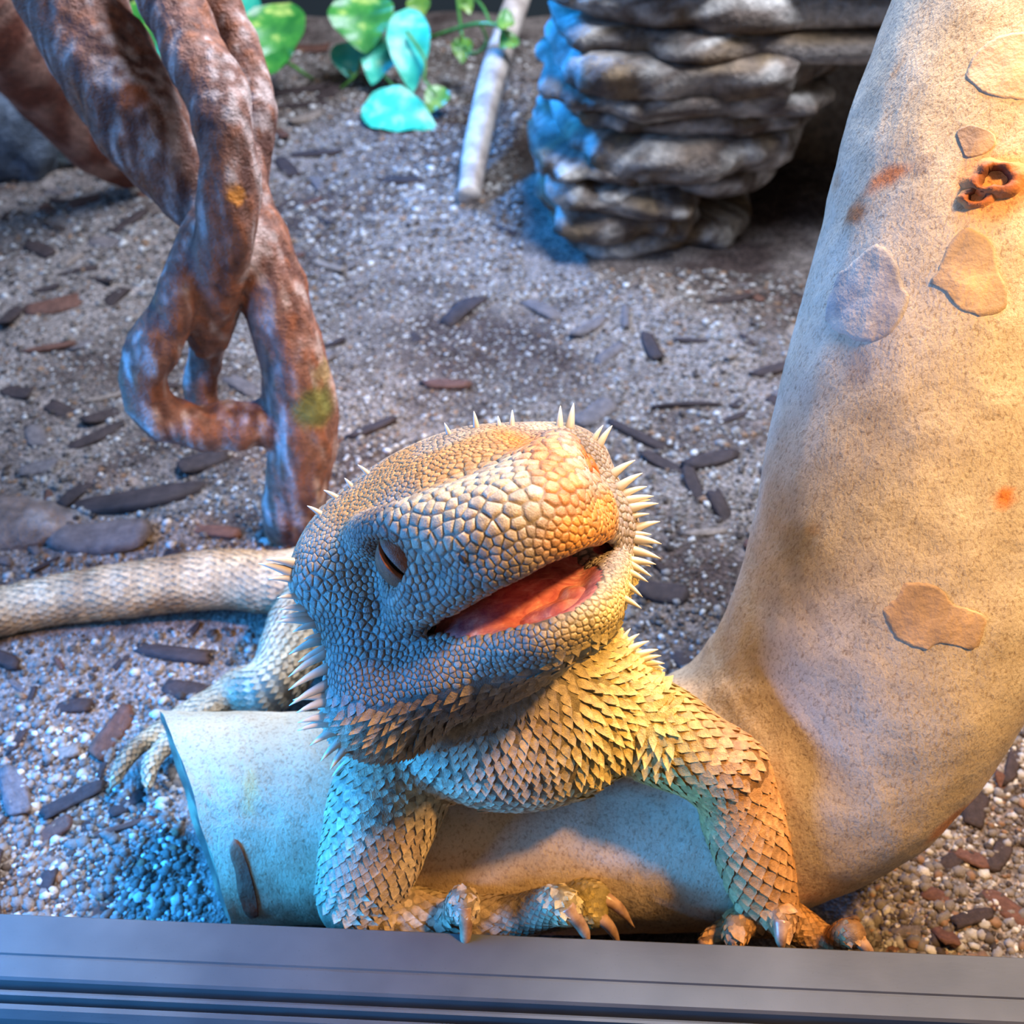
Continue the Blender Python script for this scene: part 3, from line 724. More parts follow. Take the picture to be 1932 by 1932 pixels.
n1 = t.noise(v, 1.1, 5, .65); n2 = t.noise(t.coord((100, 100, 60)), 16, 4, .7, .4); n3 = t.noise(t.coord((100, 100, 40)), 24, 3, .6)
c = t.mix(a.outputs['Color'], t.ramp(n1, [(.3, (.80, .78, .75)), (.7, (1.1, 1.1, 1.1))]), 1.0, 'MULTIPLY')
c = t.mix(c, t.ramp(n2, [(.32, (.42, .33, .26)), (.50, (1, 1, 1))]), .75, 'MULTIPLY')
M_log = t.done(c, .62, t.bump(n2, .3, .0006, t.bump(n3, .25, .0005, t.bump(n1, .3, .002))), .3)
M_bark = vcol_mat('bark_patch', .75, (3, 12), .25, .25, .0005)
log = thing('bent_log', 'thick smooth pale log lying under the lizard and bending upwards', 'log', (5, 15.3, 0))
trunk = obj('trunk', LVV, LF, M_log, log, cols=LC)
# cut end
ring = LVV[:NSEG]; cen = ring.mean(0); V = [cen + np.array([.12, 0, 0])]; F = []; ks = (.25, .5, .72, .88, .97, 1.0)
for k in ks: V += [cen + (p - cen) * k + np.array([.12 * (1 - k) * 3 if k > .9 else .1 + .05 * nz(p * k, 2.5, 3), 0, 0]) for p in ring]
for j in range(NSEG): F.append((0, 1 + (j + 1) % NSEG, 1 + j))
for i in range(len(ks) - 1):
    for j in range(NSEG): a0 = 1 + i * NSEG; F.append((a0 + j, a0 + (j + 1) % NSEG, a0 + NSEG + (j + 1) % NSEG, a0 + NSEG + j))
V = np.array(V); C = lerp(np.tile(srgb(92, 74, 62), (len(V), 1)), srgb(150, 128, 100), sm(np.array([nz(p, 1.5, 4) for p in V]), -.1, .4))
tag(obj('cut_end', V, F, M_bark, log, cols=C), 'dark weathered sawn end')
def patch(bvh, outline, off, name, colr, parent, mat, label=None, nrad=15, edge=.02, col2=None, rough_=.006):
    O = np.array(outline, float); c_ = O.mean(0); O2 = []; L_ = list(map(tuple, O)); Q_ = spline(np.c_[np.array(L_[-2:] + L_ + L_[:3]), np.zeros(len(L_) + 5)], None, 6)[0][12:-18, :2]
    for p in Q_: O2.append(c_ + (p - c_) * (1 + .05 * nz((p[0], p[1], 0), .07, 2) + .03 * nz((p[0], p[1], 0), .2, 7)))
    O = np.array(O2); m = len(O); V = []; ok = True; lastn = None
    grid = [(c_, 0)] + [(c_ + (p - c_) * k / nrad, k / nrad) for k in range(1, nrad + 1) for p in O]
    for q, k in grid:
        h = cast(bvh, *q)
        if h is None:
            if not V: return None
            h = (V[-1], lastn)
        o_ = off + rough_ * nz(h[0], 2.5, 6) if k < 1 else -edge
        V.append(h[0] + h[1] * o_); lastn = h[1]
    F = [(0, 1 + j, 1 + (j + 1) % m) for j in range(m)]
    for k in range(nrad - 1):
        for j in range(m): a0 = 1 + k * m; F.append((a0 + j, a0 + m + j, a0 + m + (j + 1) % m, a0 + (j + 1) % m))
    V = np.array(V); n_ = np.array([nz(p, 1.3, 21) for p in V])
    C = lerp(np.tile(srgb(*colr), (len(V), 1)), srgb(*(col2 or colr)), sm(n_, -.1, .4))
    o = obj(name, V, F, mat, parent, cols=C, origin=V.mean(0))
    if label: o['label'] = label
    return o
patch(lbvh, [(1580, 514), (1596, 503), (1641, 462), (1667, 460), (1692, 489), (1703, 525), (1717, 565), (1699, 609), (1670, 641), (1645, 648), (1615, 645), (1590, 632), (1568, 622), (1556, 601), (1558, 565), (1572, 536)], .02, 'bark_flake', (160, 150, 140), log, M_bark, 'large grey flake of bark', col2=(186, 170, 150))
patch(lbvh, [(1754, 536), (1768, 507), (1790, 457), (1826, 428), (1870, 453), (1884, 507), (1902, 551), (1895, 587), (1848, 598), (1804, 580), (1783, 554)], .02, 'bark_flake', (172, 146, 116), log, M_bark, 'brown flake of bark', col2=(206, 172, 130))
patch(lbvh, [(1704, 1101), (1739, 1097), (1776, 1109), (1799, 1138), (1830, 1148), (1863, 1167), (1843, 1225), (1805, 1220), (1772, 1216), (1743, 1227), (1698, 1212), (1673, 1179), (1665, 1150), (1689, 1126)], .02, 'bark_flake', (172, 142, 110), log, M_bark, 'curled brown flake of bark', col2=(200, 166, 128))
patch(lbvh, [(1804, 254), (1830, 235), (1877, 254), (1870, 286), (1819, 297)], .02, 'bark_flake', (150, 128, 110), log, M_bark, col2=(178, 150, 120))
patch(lbvh, [(1819, 149), (1848, 90), (1902, 62), (1953, 72), (1953, 181), (1902, 188), (1848, 174)], .02, 'bark_flake', (196, 168, 140), log, M_bark, col2=(206, 182, 152))
patch(lbvh, [(432, 1604), (446, 1582), (464, 1616), (482, 1680), (488, 1728), (466, 1732), (450, 1690)], .03, 'bark_flake', (140, 86, 62), log, M_bark, 'reddish strip of loose bark beside the cut end', col2=(112, 66, 48))
for px, py in ((1878, 338), (1842, 372)):     # the knot: a rough raised ring round a dark hollow
    h = cast(lbvh, px, py)
    if h is None: continue
    u = unit(RIGHT - h[1] * (RIGHT @ h[1])); w_ = np.cross(h[1], u); V = []; F = []; nu = 26; R0 = .26 if px > 1860 else .15
    prof_ = ((1.7, -.06), (1.35, .06), (1.05, .17), (.75, .14), (.5, -.02), (.2, -.08))
    for k, (rr, hh) in enumerate(prof_):
        for j in range(nu):
            a_ = 2 * math.pi * j / nu; q = np.array([math.cos(a_), math.sin(a_), k * .3]); e_ = 1 + .35 * nz(q, 1.3, px * .01)
            V.append(h[0] + (u * math.cos(a_) * 1.15 + w_ * math.sin(a_) * .8) * rr * R0 * e_ + h[1] * hh * (1 + .8 * nz(q, 1.6, 3)) * R0 / .26)
    for k in range(5):
        for j in range(nu): F.append((k * nu + j, k * nu + (j + 1) % nu, (k + 1) * nu + (j + 1) % nu, (k + 1) * nu + j))
    F.append(tuple(5 * nu + j for j in range(nu))); kk = np.repeat(np.arange(6), nu)
    C = np.array([(srgb(206, 150, 96), srgb(196, 130, 80), srgb(176, 108, 72), srgb(140, 84, 56), srgb(70, 42, 30), srgb(36, 22, 18))[k] for k in kk])
    tag(obj('knot', np.array(V), F, M_bark, log, cols=C, origin=h[0]), 'small broken knot with a dark hollow')

# ------------------------------------------------------------------ twisted grapevine branch
gf = Field((-15, 21.5, -.6), (-3, 33, 17), .12)
def gch(pts, rs, k=.2): gf.chain([PY(*p) for p in pts], np.array(rs) * .84, k, n=5)
vine_paths = [([(540, 1030, 25.4), (556, 930, 25.3), (572, 820, 25.1), (548, 660, 25.3), (500, 500, 25.8), (452, 370, 26.6), (438, 250, 27.4)], [.75, 1.0, 1.02, .95, .95, .85, .6]),
              ([(390, 640, 25.6), (405, 540, 25.1), (425, 420, 25.0), (428, 300, 25.3), (410, 190, 26.0), (365, 90, 27.0), (318, -20, 28.2), (290, -90, 29)], [.62, .75, .75, .72, .78, .8, .8, .8]),
              ([(395, 430, 25.8), (345, 540, 24.9), (302, 640, 24.4), (268, 715, 24.3), (300, 775, 24.3), (380, 805, 24.5), (470, 800, 24.8), (540, 800, 25.1)], [.7, .68, .68, .66, .66, .66, .68, .7]),
              ([(400, 560, 26.2), (388, 660, 26.2), (382, 745, 26.2), (400, 800, 26.0)], [.6, .5, .48, .5]),
              ([(415, 430, 26.6), (330, 320, 27.0), (262, 220, 27.6), (180, 85, 28.6), (110, -40, 29.6)], [.7, 1.05, 1.3, 1.35, 1.35]),
              ([(462, 340, 26.8), (478, 230, 27.6), (468, 140, 28.3), (432, 50, 29.0), (390, -50, 29.8)], [.55, .52, .55, .55, .55])]
for p, r in vine_paths: gch(p, r)
VV, VF = gf.mesh(2)
e1 = VV[VF[:, 2]] - VV[VF[:, 0]]; e2 = VV[VF[:, 3]] - VV[VF[:, 1]]; fnn = np.cross(e1, e2); VN = np.zeros_like(VV)
for i in range(4): np.add.at(VN, VF[:, i], fnn)
VN /= np.linalg.norm(VN, axis=1)[:, None] + 1e-9
g1 = np.array([nz(p * [1.6, 1.6, .5], 1.2, 4) for p in VV]); g2 = np.array([nz(p, .8, 14) for p in VV]); g3 = np.array([nz(p * [2, 2, .7], 2.4, 8) for p in VV])
VV = VV + VN * (.10 * g1 + .10 * g2 + .05 * g3)[:, None]
g4 = np.array([nz(p * [3, 3, .6], 1.5, 33) for p in VV])
C = np.tile(srgb(134, 92, 76), (len(VV), 1)); C = lerp(C, srgb(190, 168, 160), sm(g4 + .5 * g2, .05, .5) * .8); C = lerp(C, srgb(86, 54, 46), sm(-g4 - .3 * g1, .1, .5) * .75); C = lerp(C, srgb(156, 92, 58), sm(g3 - .4 * g2, .15, .45) * .6)
vb = bvh_of(VV, VF)
for px, py, rr, cc in ((447, 368, .22, (222, 140, 50)), (600, 770, .75, (110, 116, 58)), (610, 700, .4, (150, 128, 90)), (250, 180, .4, (176, 92, 46)), (640, 870, .5, (190, 100, 56))):
    h = cast(vb, px, py)
    if h is not None: C = lerp(C, srgb(*cc), (1 - sm(np.linalg.norm(VV - h[0], axis=1) + .15 * g3, rr * .5, rr)) * .85)
M_vine = vcol_mat('vine_wood', .6, (4, 14), .35, .6, .0008)
vine = tag(obj('grapevine_branch', VV, VF, M_vine, cols=C, origin=(-5.5, 25.2, 0)), 'twisted reddish brown grapevine branch standing on the gravel', 'branch')

# brown branch leaning behind it, thin pale stick, rocks
def branch(pts, rs, name, label, cat_, c1, c2, mat, nseg=28, amp=.08):
    S, Q = spline(pts, rs, 12); V, F = tube(S, Q, nseg, True, lambda i, a: amp * nz(np.array([math.cos(a), math.sin(a), i * .12]), 1.6, rs[0] * 7))
    n_ = np.array([nz(p * [1, 1, .5], 1.1, 5) for p in V]); C = lerp(np.tile(srgb(*c1), (len(V), 1)), srgb(*c2), sm(n_, -.15, .4))
    return tag(obj(name, V, F, mat, cols=C, origin=pts[0]), label, cat_)
branch([PY(250, 318, 46.5), PY(170, 255, 45), PY(80, 150, 43), PY(10, 60, 41), PY(-70, -40, 39)], [.9, 1.25, 1.4, 1.5, 1.5], 'driftwood_branch', 'rough brown branch leaning down behind the grapevine', 'branch', (112, 62, 46), (160, 120, 104), M_vine)
branch([PZ(884, 372, .35), PY(905, 250, 49.5), PY(940, 110, 56), PY(990, -40, 64)], [.48, .56, .6, .62], 'bare_stick', 'straight pale barkless stick resting on the gravel', 'stick', (206, 190, 176), (170, 152, 140), M_bark, 24, .05)
def rock(c, r, seed, name, label, cat_, c1, c2, mat, grp=None, rot=0.0, amp=.3):
    bmr = bmesh.new(); bmesh.ops.create_icosphere(bmr, subdivisions=4, radius=1.0)
    V = np.array([v_.co[:] for v_ in bmr.verts]); F = [tuple(v_.index for v_ in f.verts) for f in bmr.faces]; bmr.free()
    k = np.array([1 + amp * nz(p, 1.1, seed) + amp * .4 * nz(p, 2.7, seed + 3) for p in V]); V = V * k[:, None]
    V = np.sign(V) * np.abs(V) ** .8 * np.array(r); V = V @ np.array([[math.cos(rot), math.sin(rot), 0], [-math.sin(rot), math.cos(rot), 0], [0, 0, 1]]) + c
    n_ = np.array([nz(p, 1.2, seed) for p in V]); C = lerp(np.tile(srgb(*c1), (len(V), 1)), srgb(*c2), sm(n_, -.1, .4))
    o = tag(obj(name, V, F, mat, cols=C, origin=c), label, cat_, grp); return o
M_rock = vcol_mat('rock_paint', .7, (3, 11), .4, .7, .0010)
rock(PZ(25, 330, 0) + [0, 1.5, 1.4], (1.9, 1.8, 2.6), 3, 'slate_rock', 'tall dark slate rock beside the leaning brown branch', 'rock', (70, 76, 84), (100, 108, 118), M_rock)
rock(PZ(118, 305, 0) + [0, .6, .4], (1.1, .8, .7), 8, 'small_rock', 'small low grey rock at the foot of the slate rock', 'rock', (92, 104, 110), (130, 140, 146), M_rock)
rock(PZ(50, 1015, 0) + [-.6, .4, .1], (2.0, 1.0, .45), 12, 'flat_stone', 'flat brownish stone half buried behind the tail', 'rock', (112, 96, 88), (150, 140, 136), M_rock)

# ------------------------------------------------------------------ layered rock hide
hide = thing('rock_hide', 'layered stone hide with a dark cave opening', 'rock hide', (6, 44, 0))
def slab(x0, x1, y0, y1, z0, z1, tilt, seed, name='rock_layer', rotz=0):
    cx, cy, cz = (x0 + x1) / 2, (y0 + y1) / 2, (z0 + z1) / 2; hx, hy, hz = (x1 - x0) / 2, (y1 - y0) / 2, (z1 - z0) / 2
    nu, V, F = 72, [], []; pr = [(0, -1), (.55, -1), (.84, -.98), (.95, -.72), (1.0, -.25), (1.0, .2), (.96, .62), (.86, .92), (.55, 1), (0, 1)]
    for k, (rr, zz) in enumerate(pr):
        for j in range(nu):
            a = 2 * math.pi * j / nu; ca, sa = math.cos(a), math.sin(a); e = 2 / 3.6
            x = math.copysign(abs(ca) ** e, ca) * hx * rr; y = math.copysign(abs(sa) ** e, sa) * hy * rr
            q = np.array([cx + x, cy + y, z0 + (zz + 1) * hz]); d_ = 1 + (.2 * nz(q * [1, 1, .35], .38, seed) + .10 * nz(q, 1.2, seed + 5)) * (rr > .5)
            zt = cz + zz * hz * (1 + .5 * nz(q, .45, seed + 9)) + x * tilt + .14 * nz(q, .8, seed + 2)
            V.append((cx + x * d_ if hx < 8 else cx + x + (d_ - 1) * 3 * ca, cy + y * d_, zt))
    for k in range(len(pr) - 1):
        for j in range(nu): F.append((k * nu + j, k * nu + (j + 1) % nu, (k + 1) * nu + (j + 1) % nu, (k + 1) * nu + j))
    V = np.array(V); n1_ = np.array([nz(p, .9, seed) for p in V]); n2_ = np.array([nz(p, 3, seed) for p in V])
    C = lerp(np.tile(srgb(92, 78, 68), (len(V), 1)), srgb(176, 168, 158), sm(n1_ + .5 * n2_, -.1, .4)); C = lerp(C, srgb(146, 118, 80), sm(-n1_, .1, .5) * .5)
    return obj(name, V, F, M_rock, hide, cols=C)
for i, (x0, x1, y0, z0, z1, tl_) in enumerate([(1.4, 9.2, 41.3, -.3, .75, .0), (1.2, 7.2, 40.5, .5, 1.75, -.05), (.8, 7.0, 40.4, 1.6, 2.75, -.07), (2.2, 9.6, 41.2, 1.9, 3.0, .05), (1.0, 5.6, 40.8, 2.7, 3.5, -.03), (1.8, 10.4, 40.7, 2.9, 4.5, .06),
        (1.6, 10.6, 41.3, 4.3, 5.3, .03), (1.3, 11.2, 40.8, 5.1, 6.1, .02), (1.7, 12.0, 40.5, 5.9, 7.4, .05)]):
    slab(x0, x1, y0, 50 + .3 * (i % 3), z0, z1, tl_, i * 3.3 + 1)
for i, (x0, x1, y0, z0, z1) in enumerate([(1.4, 24, 41.0, 7.0, 8.1), (1.2, 24.5, 41.4, 8.0, 9.4), (1.5, 24, 41.2, 9.3, 10.6), (1.6, 23, 42, 10.5, 12.2)]): slab(x0, x1, y0, 52, z0, z1, .012, 40 + i * 2.7)
for i in range(5): slab(17.5 + .4 * (i % 2), 24.2, 42, 51, -.3 + i * 1.55, 1.5 + i * 1.55, 0, 60 + i * 2.1)
slab(5, 23, 49.6, 52.6, -1.2, 8.6, 0, 77, 'cave_back')

# ------------------------------------------------------------------ plastic plants
def leaf_mat(name, c1, c2, c3):
    t = NT(name); v = t.coord(100.0); n1 = t.noise(v, .9, 4, .6, .4)
    return t.done(t.ramp(n1, [(.38, tuple(srgb(*c1))), (.55, tuple(srgb(*c2))), (.68, tuple(srgb(*c3)))]), .35, t.bump(t.noise(v, 5, 2), .2, .0006), .5)
M_leaf = leaf_mat('pothos_leaf', (40, 118, 50), (70, 150, 60), (190, 214, 110)); M_leaf2 = leaf_mat('teal_leaf', (40, 170, 140), (70, 196, 160), (160, 226, 180)); M_leaf3 = leaf_mat('small_leaf', (80, 130, 50), (110, 150, 60), (150, 170, 70))
M_stem = leaf_mat('plant_stem', (70, 120, 50), (90, 140, 60), (120, 150, 80))
def leaf(px, py, w, h, ang, Y, parent, mat, tilt=0.25, cup=.25, slant=0.0):
    c_ = PY(px, py, Y); D = (c_ - CAM) @ FWD; w = w / FPX * D; h = h / FPX * D; back = -FWD
    nrm = unit(back * .8 + np.array([slant, 0, tilt])); a = math.radians(ang)
    dn = RIGHT * math.sin(a) - UP * math.cos(a); dn = unit(dn - nrm * (dn @ nrm)); sd = np.cross(nrm, dn); V = []; F = []; nu, nv = 13, 8
    for i in range(nu):
        s_ = i / (nu - 1); wd = (math.sin(math.pi * s_ ** .72)) ** .8 * .5 if 0 < s_ < 1 else .01
        for j in range(nv + 1):
            q = 2 * j / nv - 1
            V.append(c_ + dn * (s_ - .5) * h + sd * q * wd * w + nrm * (cup * w * (q * q * wd - .1) * .8 - .35 * h * (s_ - .45) ** 2 + .03 * w * math.sin(s_ * 19) * abs(q)))
    for i in range(nu - 1):
        for j in range(nv): F.append((i * (nv + 1) + j, i * (nv + 1) + j + 1, (i + 1) * (nv + 1) + j + 1, (i + 1) * (nv + 1) + j))
    V = np.array(V); n_ = len(V); V = np.concatenate([V, V - nrm * .035]); F = F + [tuple(i + n_ for i in f)[::-1] for f in F]
    return obj('leaf', V, F, mat, parent, origin=c_)
def stem(pts, r, parent):
    S, Q = spline([PY(*p) if len(p) == 3 and p[2] > 20 else p for p in pts], [r] * len(pts), 6); V, F = tube(S, Q, 8); return obj('stem', V, F, M_stem, parent, origin=S[0])
pl1 = thing('pothos_plant', 'green variegated plastic pothos behind the grapevine', 'plant', PZ(560, 160, 0))
for a_ in ((520, 60, 120, 135, 8, 57, M_leaf), (495, 112, 90, 95, -30, 56, M_leaf), (462, 25, 70, 110, 20, 58, M_leaf2), (268, 42, 60, 110, 25, 56, M_leaf), (300, 100, 34, 60, 10, 56, M_leaf2)): leaf(*a_[:6], pl1, a_[6])
stem([(520, 110, 57), (545, 120, 57), (575, 140, 57.5), PZ(590, 150, -.1)], .09, pl1); stem([(275, 85, 56), (330, 60, 58), (420, 60, 58.5), (462, 60, 58.4)], .09, pl1)
pl2 = thing('pothos_plant', 'teal and green plastic pothos beside the pale stick', 'plant', PZ(770, 250, 0))
for a_ in ((683, 38, 125, 120, 6, 58, M_leaf, .2), (655, 110, 62, 75, 10, 58.5, M_leaf2, .2), (772, 88, 82, 165, 4, 56.5, M_leaf2, .1), (715, 108, 75, 105, -15, 57.4, M_leaf2, .3), (752, 212, 108, 150, 72, 53.2, M_leaf2, .7), (822, 186, 48, 62, -30, 54.2, M_leaf3, .3)): leaf(*a_[:6], pl2, a_[6], a_[7])
stem([(685, 85, 58), (680, 120, 58), (668, 145, 57.5), PZ(640, 170, -.1)], .08, pl2); stem([(770, 165, 56.5), (760, 180, 55), (745, 195, 53.8), PZ(750, 230, -.1)], .08, pl2); stem([(800, 150, 55), (812, 165, 54.6), (822, 180, 54.3)], .06, pl2); stem([(768, 60, 56.6), (800, 110, 55.6), (800, 150, 55)], .07, pl2); stem([(715, 130, 57.4), (740, 160, 56), (760, 180, 55)], .07, pl2)
stem([(655, 130, 58.4), (668, 145, 57.5)], .07, pl2)
pl3 = thing('trailing_vine', 'thin trailing plastic vine with small leaves across the stick', 'plant', PZ(800, 80, 0))
for a_ in ((790, 12, 46, 48, 10, 60), (955, 38, 46, 34, 80, 55), (958, 76, 44, 40, -50, 55), (872, 92, 40, 55, 0, 57), (880, 8, 30, 40, 20, 60)): leaf(*a_, pl3, M_leaf3, .35)
stem([PZ(800, 80, -.1), (812, 72, 59), (850, 58, 57.5), (900, 45, 56), (948, 48, 55.2)], .1, pl3); stem([(862, -10, 60), (868, 40, 58), (872, 70, 57.2)], .08, pl3); stem([(905, 44, 56), (918, 75, 56), (905, 97, 56), (885, 100, 56.8), (876, 85, 57)], .07, pl3); stem([(925, 45, 55.6), (912, 15, 57), (890, -10, 59)], .07, pl3); stem([(940, 50, 55.2), (950, 62, 55), (958, 72, 55)], .06, pl3); stem([(812, 72, 59), (805, 45, 59.6), (792, 25, 60)], .07, pl3); stem([(862, -10, 60), (875, -8, 60), (880, 0, 60)], .06, pl3)

# ------------------------------------------------------------------ gravel and bark chips
ico = bmesh.new(); bmesh.ops.create_icosphere(ico, subdivisions=2, radius=1.0); IV = np.array([v_.co[:] for v_ in ico.verts]); IF = np.array([[v_.index for v_ in f.verts] for f in ico.faces]); ico.free()
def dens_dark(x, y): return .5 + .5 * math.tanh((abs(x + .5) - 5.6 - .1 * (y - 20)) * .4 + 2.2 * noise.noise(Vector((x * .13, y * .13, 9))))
PC = [srgb(206, 200, 194), srgb(160, 152, 146), srgb(132, 122, 114), srgb(100, 88, 80), srgb(74, 62, 56), srgb(150, 116, 90)]
def pebble_mesh(r, seed):
    g = np.random.default_rng(seed); V = IV0 * (1 + g.normal(0, .16, (len(IV0), 1))) * r * np.array([1.25, .95, .7]) * g.uniform(.8, 1.2, 3)
    a = g.uniform(0, 6.28); return V @ np.array([[math.cos(a), math.sin(a), 0], [-math.sin(a), math.cos(a), 0], [0, 0, 1]])
ico = bmesh.new(); bmesh.ops.create_icosphere(ico, subdivisions=1, radius=1.0); IV0 = np.array([v_.co[:] for v_ in ico.verts]); IF0 = np.array([[v_.index for v_ in f.verts] for f in ico.faces]); ico.free()
# landmarks on the ground, for keeping clear and for telling the small pieces apart
SPOTS = [((-11, 18.8), 'the gravel between tail and track'), ((-11, 14), 'the track left of the log'), ((-8.5, 19.6), 'the gravel before the tail'), ((-9, 21.8), 'the tail'), ((-5.6, 25.2), 'the foot of the grapevine branch'), ((-8.2, 17.2), 'the hind toes'), ((-7.6, 14.5), 'the cut end of the log'), ((10.2, 15), 'the bend of the log'), ((5, 38.5), 'the foot of the rock hide'), ((12, 38), 'the cave opening'),
         ((-1.6, 46), 'the pale stick'), ((-6, 52), 'the teal pothos'), ((-17, 46), 'the leaning brown branch'), ((-12, 25.5), 'the flat stone'), ((-10.5, 33), 'the grapevine loop'), ((6.5, 24), 'the back of the upright log'), ((2, 30), 'the open sand behind the head'), ((-2, 38), 'the open sand before the stick'), ((10, 30), 'the sand between log and hide')]
def near(x, y): return min(SPOTS, key=lambda s_: (s_[0][0] - x) ** 2 + (s_[0][1] - y) ** 2)[1]
tailS, tailQ = spline(tailP, tailR, 6); hindS, hindQ = spline(hindP + [toe1[1], toe1[2], toe1[3]], [.9, .8, .6, .45, .3, .25, .2], 4)
def clear_of(x, y, m=0.12):
    if y < 12.3: return False
    if y < 19 and ((LLOW[:, 0] - x) ** 2 + (LLOW[:, 1] - y) ** 2).min() < .1: return False
    if 12.6 < y < 17 and -6.2 < x < 5.0: return False
    if 40.1 < y < 53.5 and .4 < x < 26: return False
    if ((tailS[:, 0] - x) ** 2 + (tailS[:, 1] - y) ** 2 < (tailQ * .85 + m) ** 2).any() or ((hindS[:, 0] - x) ** 2 + (hindS[:, 1] - y) ** 2 < (hindQ + m) ** 2).any(): return False
    if -3.6 < x < 1.8 and 17 < y < 25.5: return False
    return True
cand = []
while len(cand) < 52000:
    y = 12.2 + 52 * rng.random() ** 1.55; half = (y * .766 + 14.2) * .43 + 3; x = rng.uniform(-half, half)
    dk = dens_dark(x, y); sand = 1 - min(1, math.hypot((x + 1) / 7.5, (y - 37) / 8)) ** 2
    if rng.random() < .5 * dk or rng.random() < .3 * sand or not clear_of(x, y): continue
    r = .034 + .03 * rng.random() + .085 * rng.random() ** 9 * (1 - .8 * sand)
    if y > 38: r *= 1.3
    cand.append((r, x, y, dk))
for _ in range(6400):                          # denser by the track, left and right of the log
    x = rng.uniform(5.5, 14.5) if _ < 3000 else rng.uniform(-13.5, -6.6); y = rng.uniform(12.6, 18.5)
    if clear_of(x, y): cand.append((.032 + .036 * rng.random() + .08 * rng.random() ** 8, x, y, .5 if x > 0 else .0))
cand.sort(key=lambda c: -c[0] / (c[2] * .766 + 14))
protos = [pebble_mesh(1.0, i) for i in range(24)]
pick_w = np.array([.13, .22, .25, .2, .13, .07])
M_peb = vcol_mat('gravel', .8, (6, 20), .2, .3, .0004)
def solid(name, colr, rough=.75):
    t = NT(name); v = t.coord(3.0); n1 = t.noise(v, 1.2, 5, .65); w = t.n('ShaderNodeNewGeometry')
    c = t.ramp(n1, [(.3, tuple(colr * .5)), (.7, tuple(np.clip(colr * 1.25, 0, 1)))])
    return t.done(c, rough, t.bump(n1, .6, .0008), .25)
M_pebs = [solid('pebble_white', PC[0]), solid('pebble_grey', PC[2]), solid('pebble_tan', PC[5])]
pm = {}; nbig = 0; MV = []; MF = []; MC = []; off = 0
for r, x, y, dk in cand:
    z = ground_z(x, y) + r * .15; k = int(rng.choice(6, p=pick_w))
    if nbig < 300:
        u_, v_ = proj((x, y, z))
        if 8 < u_ < 1924 and 30 < v_ < 1740:
            ci = 0 if k == 0 else 2 if k == 5 else 1; key = (ci, nbig % 8)
            if key not in pm:
                o = obj('pebble', protos[nbig % 8] / CM, [tuple(f) for f in IF0.tolist()], M_pebs[ci]); pm[key] = o.data
            else: o = bpy.data.objects.new('pebble', pm[key]); col.objects.link(o)
            o.location = Vector((x, y, z)) * CM; o.scale = (r * CM,) * 3; o.rotation_euler = (0, 0, rng.uniform(0, 6.28)); nbig += 1
            cn = ('whitish', 'grey', 'tan')[ci]; big = 'large' if r > .118 else 'small'; pl = near(x, y)
            tag(o, f'{big} {cn} gravel pebble on the ground near {pl}', 'pebble', f'{big} {cn} pebbles near {pl}'); continue
    V = protos[rng.integers(24)] * r + np.array([x, y, z]); MV.append(V); MF.append(IF0 + off); off += len(V)
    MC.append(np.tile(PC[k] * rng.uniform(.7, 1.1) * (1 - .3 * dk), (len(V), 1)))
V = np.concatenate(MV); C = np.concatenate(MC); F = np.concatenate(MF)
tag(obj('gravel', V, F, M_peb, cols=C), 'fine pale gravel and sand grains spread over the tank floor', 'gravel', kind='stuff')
# bark chips
def chip_mesh(seed):
    g = np.random.default_rng(seed + 100); L = g.uniform(1.0, 1.4); w = g.uniform(.4, .7); V = np.sign(IV) * np.abs(IV) ** np.array([.6, .6, .45])
    k = np.array([1 + .4 * nz(p * [1, 1, .4], 1.5, seed * 3.1) + .22 * nz(p, 3, seed * 1.7) for p in V]); V = V * k[:, None]
    V = V * np.array([L, w, .16]); V[:, 2] += g.uniform(-.12, .16) * V[:, 0] ** 2 + g.uniform(-.2, .2) * V[:, 1] ** 2; V[:, 1] += g.uniform(-.2, .2) * V[:, 0] ** 2
    return V, [tuple(f) for f in IF.tolist()]
chip_mats = [solid('bark_chip_dark', srgb(60, 48, 46)), solid('bark_chip_grey', srgb(104, 94, 92)), solid('bark_chip_red', srgb(98, 66, 54)), solid('bark_chip_pale', srgb(134, 118, 106))]
cmesh = {}
def chip(x, y, size, rot, kind, shape, tilt=(0, 0), long_=1.0, thin=1.0, dz=0.0):
    key = (kind, shape)
    if key not in cmesh:
        V, F = chip_mesh(shape); o = obj('bark_chip', V / CM, F, chip_mats[kind]); cmesh[key] = o.data
    else: o = bpy.data.objects.new('bark_chip', cmesh[key]); col.objects.link(o)
    if kind == 3: o.name = 'wood_splinter'
    o.location = Vector((x, y, ground_z(x, y) + size * .06 + dz)) * CM; o.scale = (size * long_ * CM, size * thin * CM, size * .9 * CM); o.rotation_euler = (tilt[0], tilt[1], rot)
    kn = ('dark brown bark chip', 'grey bark chip', 'reddish bark chip', 'pale wood splinter')[kind]; pl = near(x, y)
    sz = 'large' if size > .7 else 'medium' if size > .4 else 'small'; sh = 'narrow' if thin / long_ < .55 else 'broad'
    tag(o, f'{sz} {sh} {kn} on the gravel near {pl}', 'wood chip', f'{sz} {sh} {kn}s near {pl}'); return o
placed = []
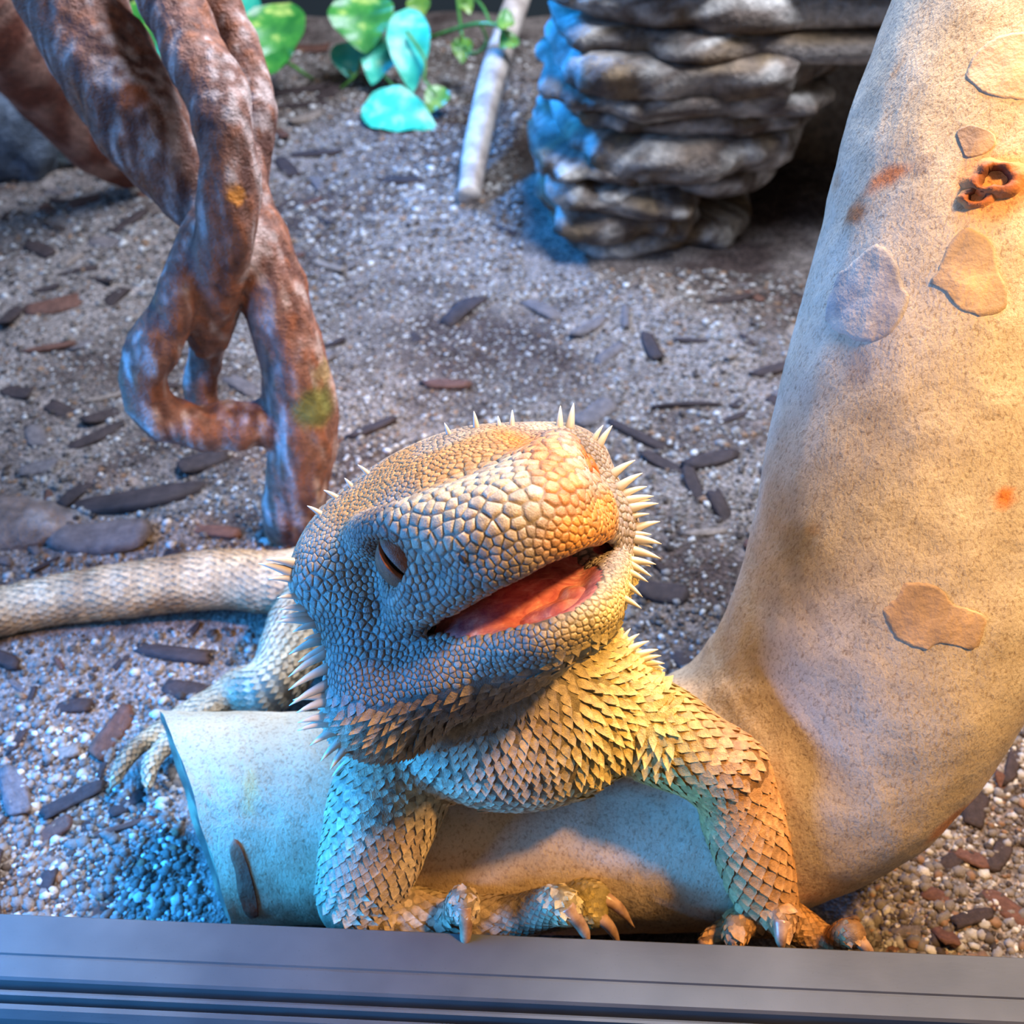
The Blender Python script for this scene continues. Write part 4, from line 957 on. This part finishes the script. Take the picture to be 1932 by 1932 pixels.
for px, py, ln, rot, kind, lg, th in ((1025, 560, .95, -.75, 1, 1.2, .8), (1155, 645, .75, .9, 1, 1.2, .7), (1180, 585, .7, 1.5, 1, 1.1, .5), (110, 580, .95, .5, 2, 1.1, 1.1), (90, 660, .8, .3, 2, 1.2, .5), (200, 740, .75, .45, 3, 1.2, .35), (240, 955, 1.5, .25, 0, 1.3, .9), (190, 1020, 1.4, .1, 1, 1.1, 1.0),
        (400, 1000, .8, -.2, 2, 1.1, .8), (330, 1225, .85, -.15, 0, 1.2, .6), (135, 1325, .5, .2, 0, 1.0, 1.0), (235, 1500, .6, .8, 0, 1.1, .9), (225, 1545, .8, .35, 2, 1.3, .4), (35, 1390, .45, 1.4, 0, 1, .8), (1210, 820, .9, -.7, 0, 1.3, .5), (1340, 870, .8, .3, 0, 1.2, 1.0), (1250, 1120, .75, -.2, 0, 1, 1.1), (1330, 1010, .6, .1, 3, 1.1, .8), (1460, 690, .8, .4, 0, 1.2, .8), (1300, 760, .8, .05, 0, 1.4, .3),
        (1895, 1600, .7, .9, 0, 1, 1.0), (1840, 1720, .6, .3, 0, 1, .9), (1910, 1700, .7, -.8, 2, 1.1, .9), (1915, 1440, .8, 1.1, 0, 1.1, .8), (1720, 1745, .55, .1, 1, 1, .9), (1780, 1680, .5, -.4, 2, 1, .9), (1680, 1790, .5, .6, 2, 1, .9), (1900, 1320, .7, .5, 0, 1, .8),
        (580, 200, 1.1, .15, 0, 1.4, .6), (600, 290, .9, .2, 0, 1.3, .6), (760, 335, .9, -.1, 0, 1.2, .7), (550, 170, 1.2, .3, 0, 1.6, .4), (220, 560, .7, 1.2, 0, 1, .7), (260, 590, .5, .2, 3, 1, 1), (150, 650, .55, .3, 1, 1, 1), (840, 715, .8, -.1, 2, 1.1, .8), (700, 800, .8, .6, 0, 1.2, .6), (1380, 560, .8, .3, 0, 1.1, .8)):
    q = PZ(px, py, .1); ln *= .78 if py < 1400 else .6; chip(q[0], q[1], ln, rot, kind, int(rng.integers(10)), (0, 0), lg, th); placed.append((q[0], q[1], ln))
n_ch = 0
while n_ch < 255:
    y = 16.5 + 48 * rng.random() ** 1.6; half = (y * .766 + 14.2) * .42; x = rng.uniform(-half, half)
    if not clear_of(x, y) or rng.random() > dens_dark(x, y) * .95 + .1: continue
    s_ = rng.uniform(.18, .55) * (1 + .01 * y)
    if any((x - a) ** 2 + (y - b) ** 2 < (s_ + c) ** 2 * .9 for a, b, c in placed): continue
    chip(x, y, s_, rng.uniform(0, 3.14), int(rng.choice(4, p=[.5, .27, .15, .08])), int(rng.integers(10)), (rng.normal(0, .1), rng.normal(0, .1)), rng.uniform(.9, 1.3), rng.uniform(.5, 1.1)); placed.append((x, y, s_)); n_ch += 1
for i in range(46):                            # chips on the warm side, right of the log, and left corner by the track
    x = rng.uniform(7.8, 13.0) if i < 30 else rng.uniform(-12, -7.8); y = rng.uniform(13.0, 17.5)
    s_ = rng.uniform(.2, .5)
    if any((x - a) ** 2 + (y - b) ** 2 < (s_ + c) ** 2 * .7 for a, b, c in placed): continue
    chip(x, y, s_, rng.uniform(0, 3.14), int(rng.choice(4, p=[.45, .1, .4, .05])), int(rng.integers(10)), (rng.normal(0, .2), rng.normal(0, .2))); placed.append((x, y, s_))
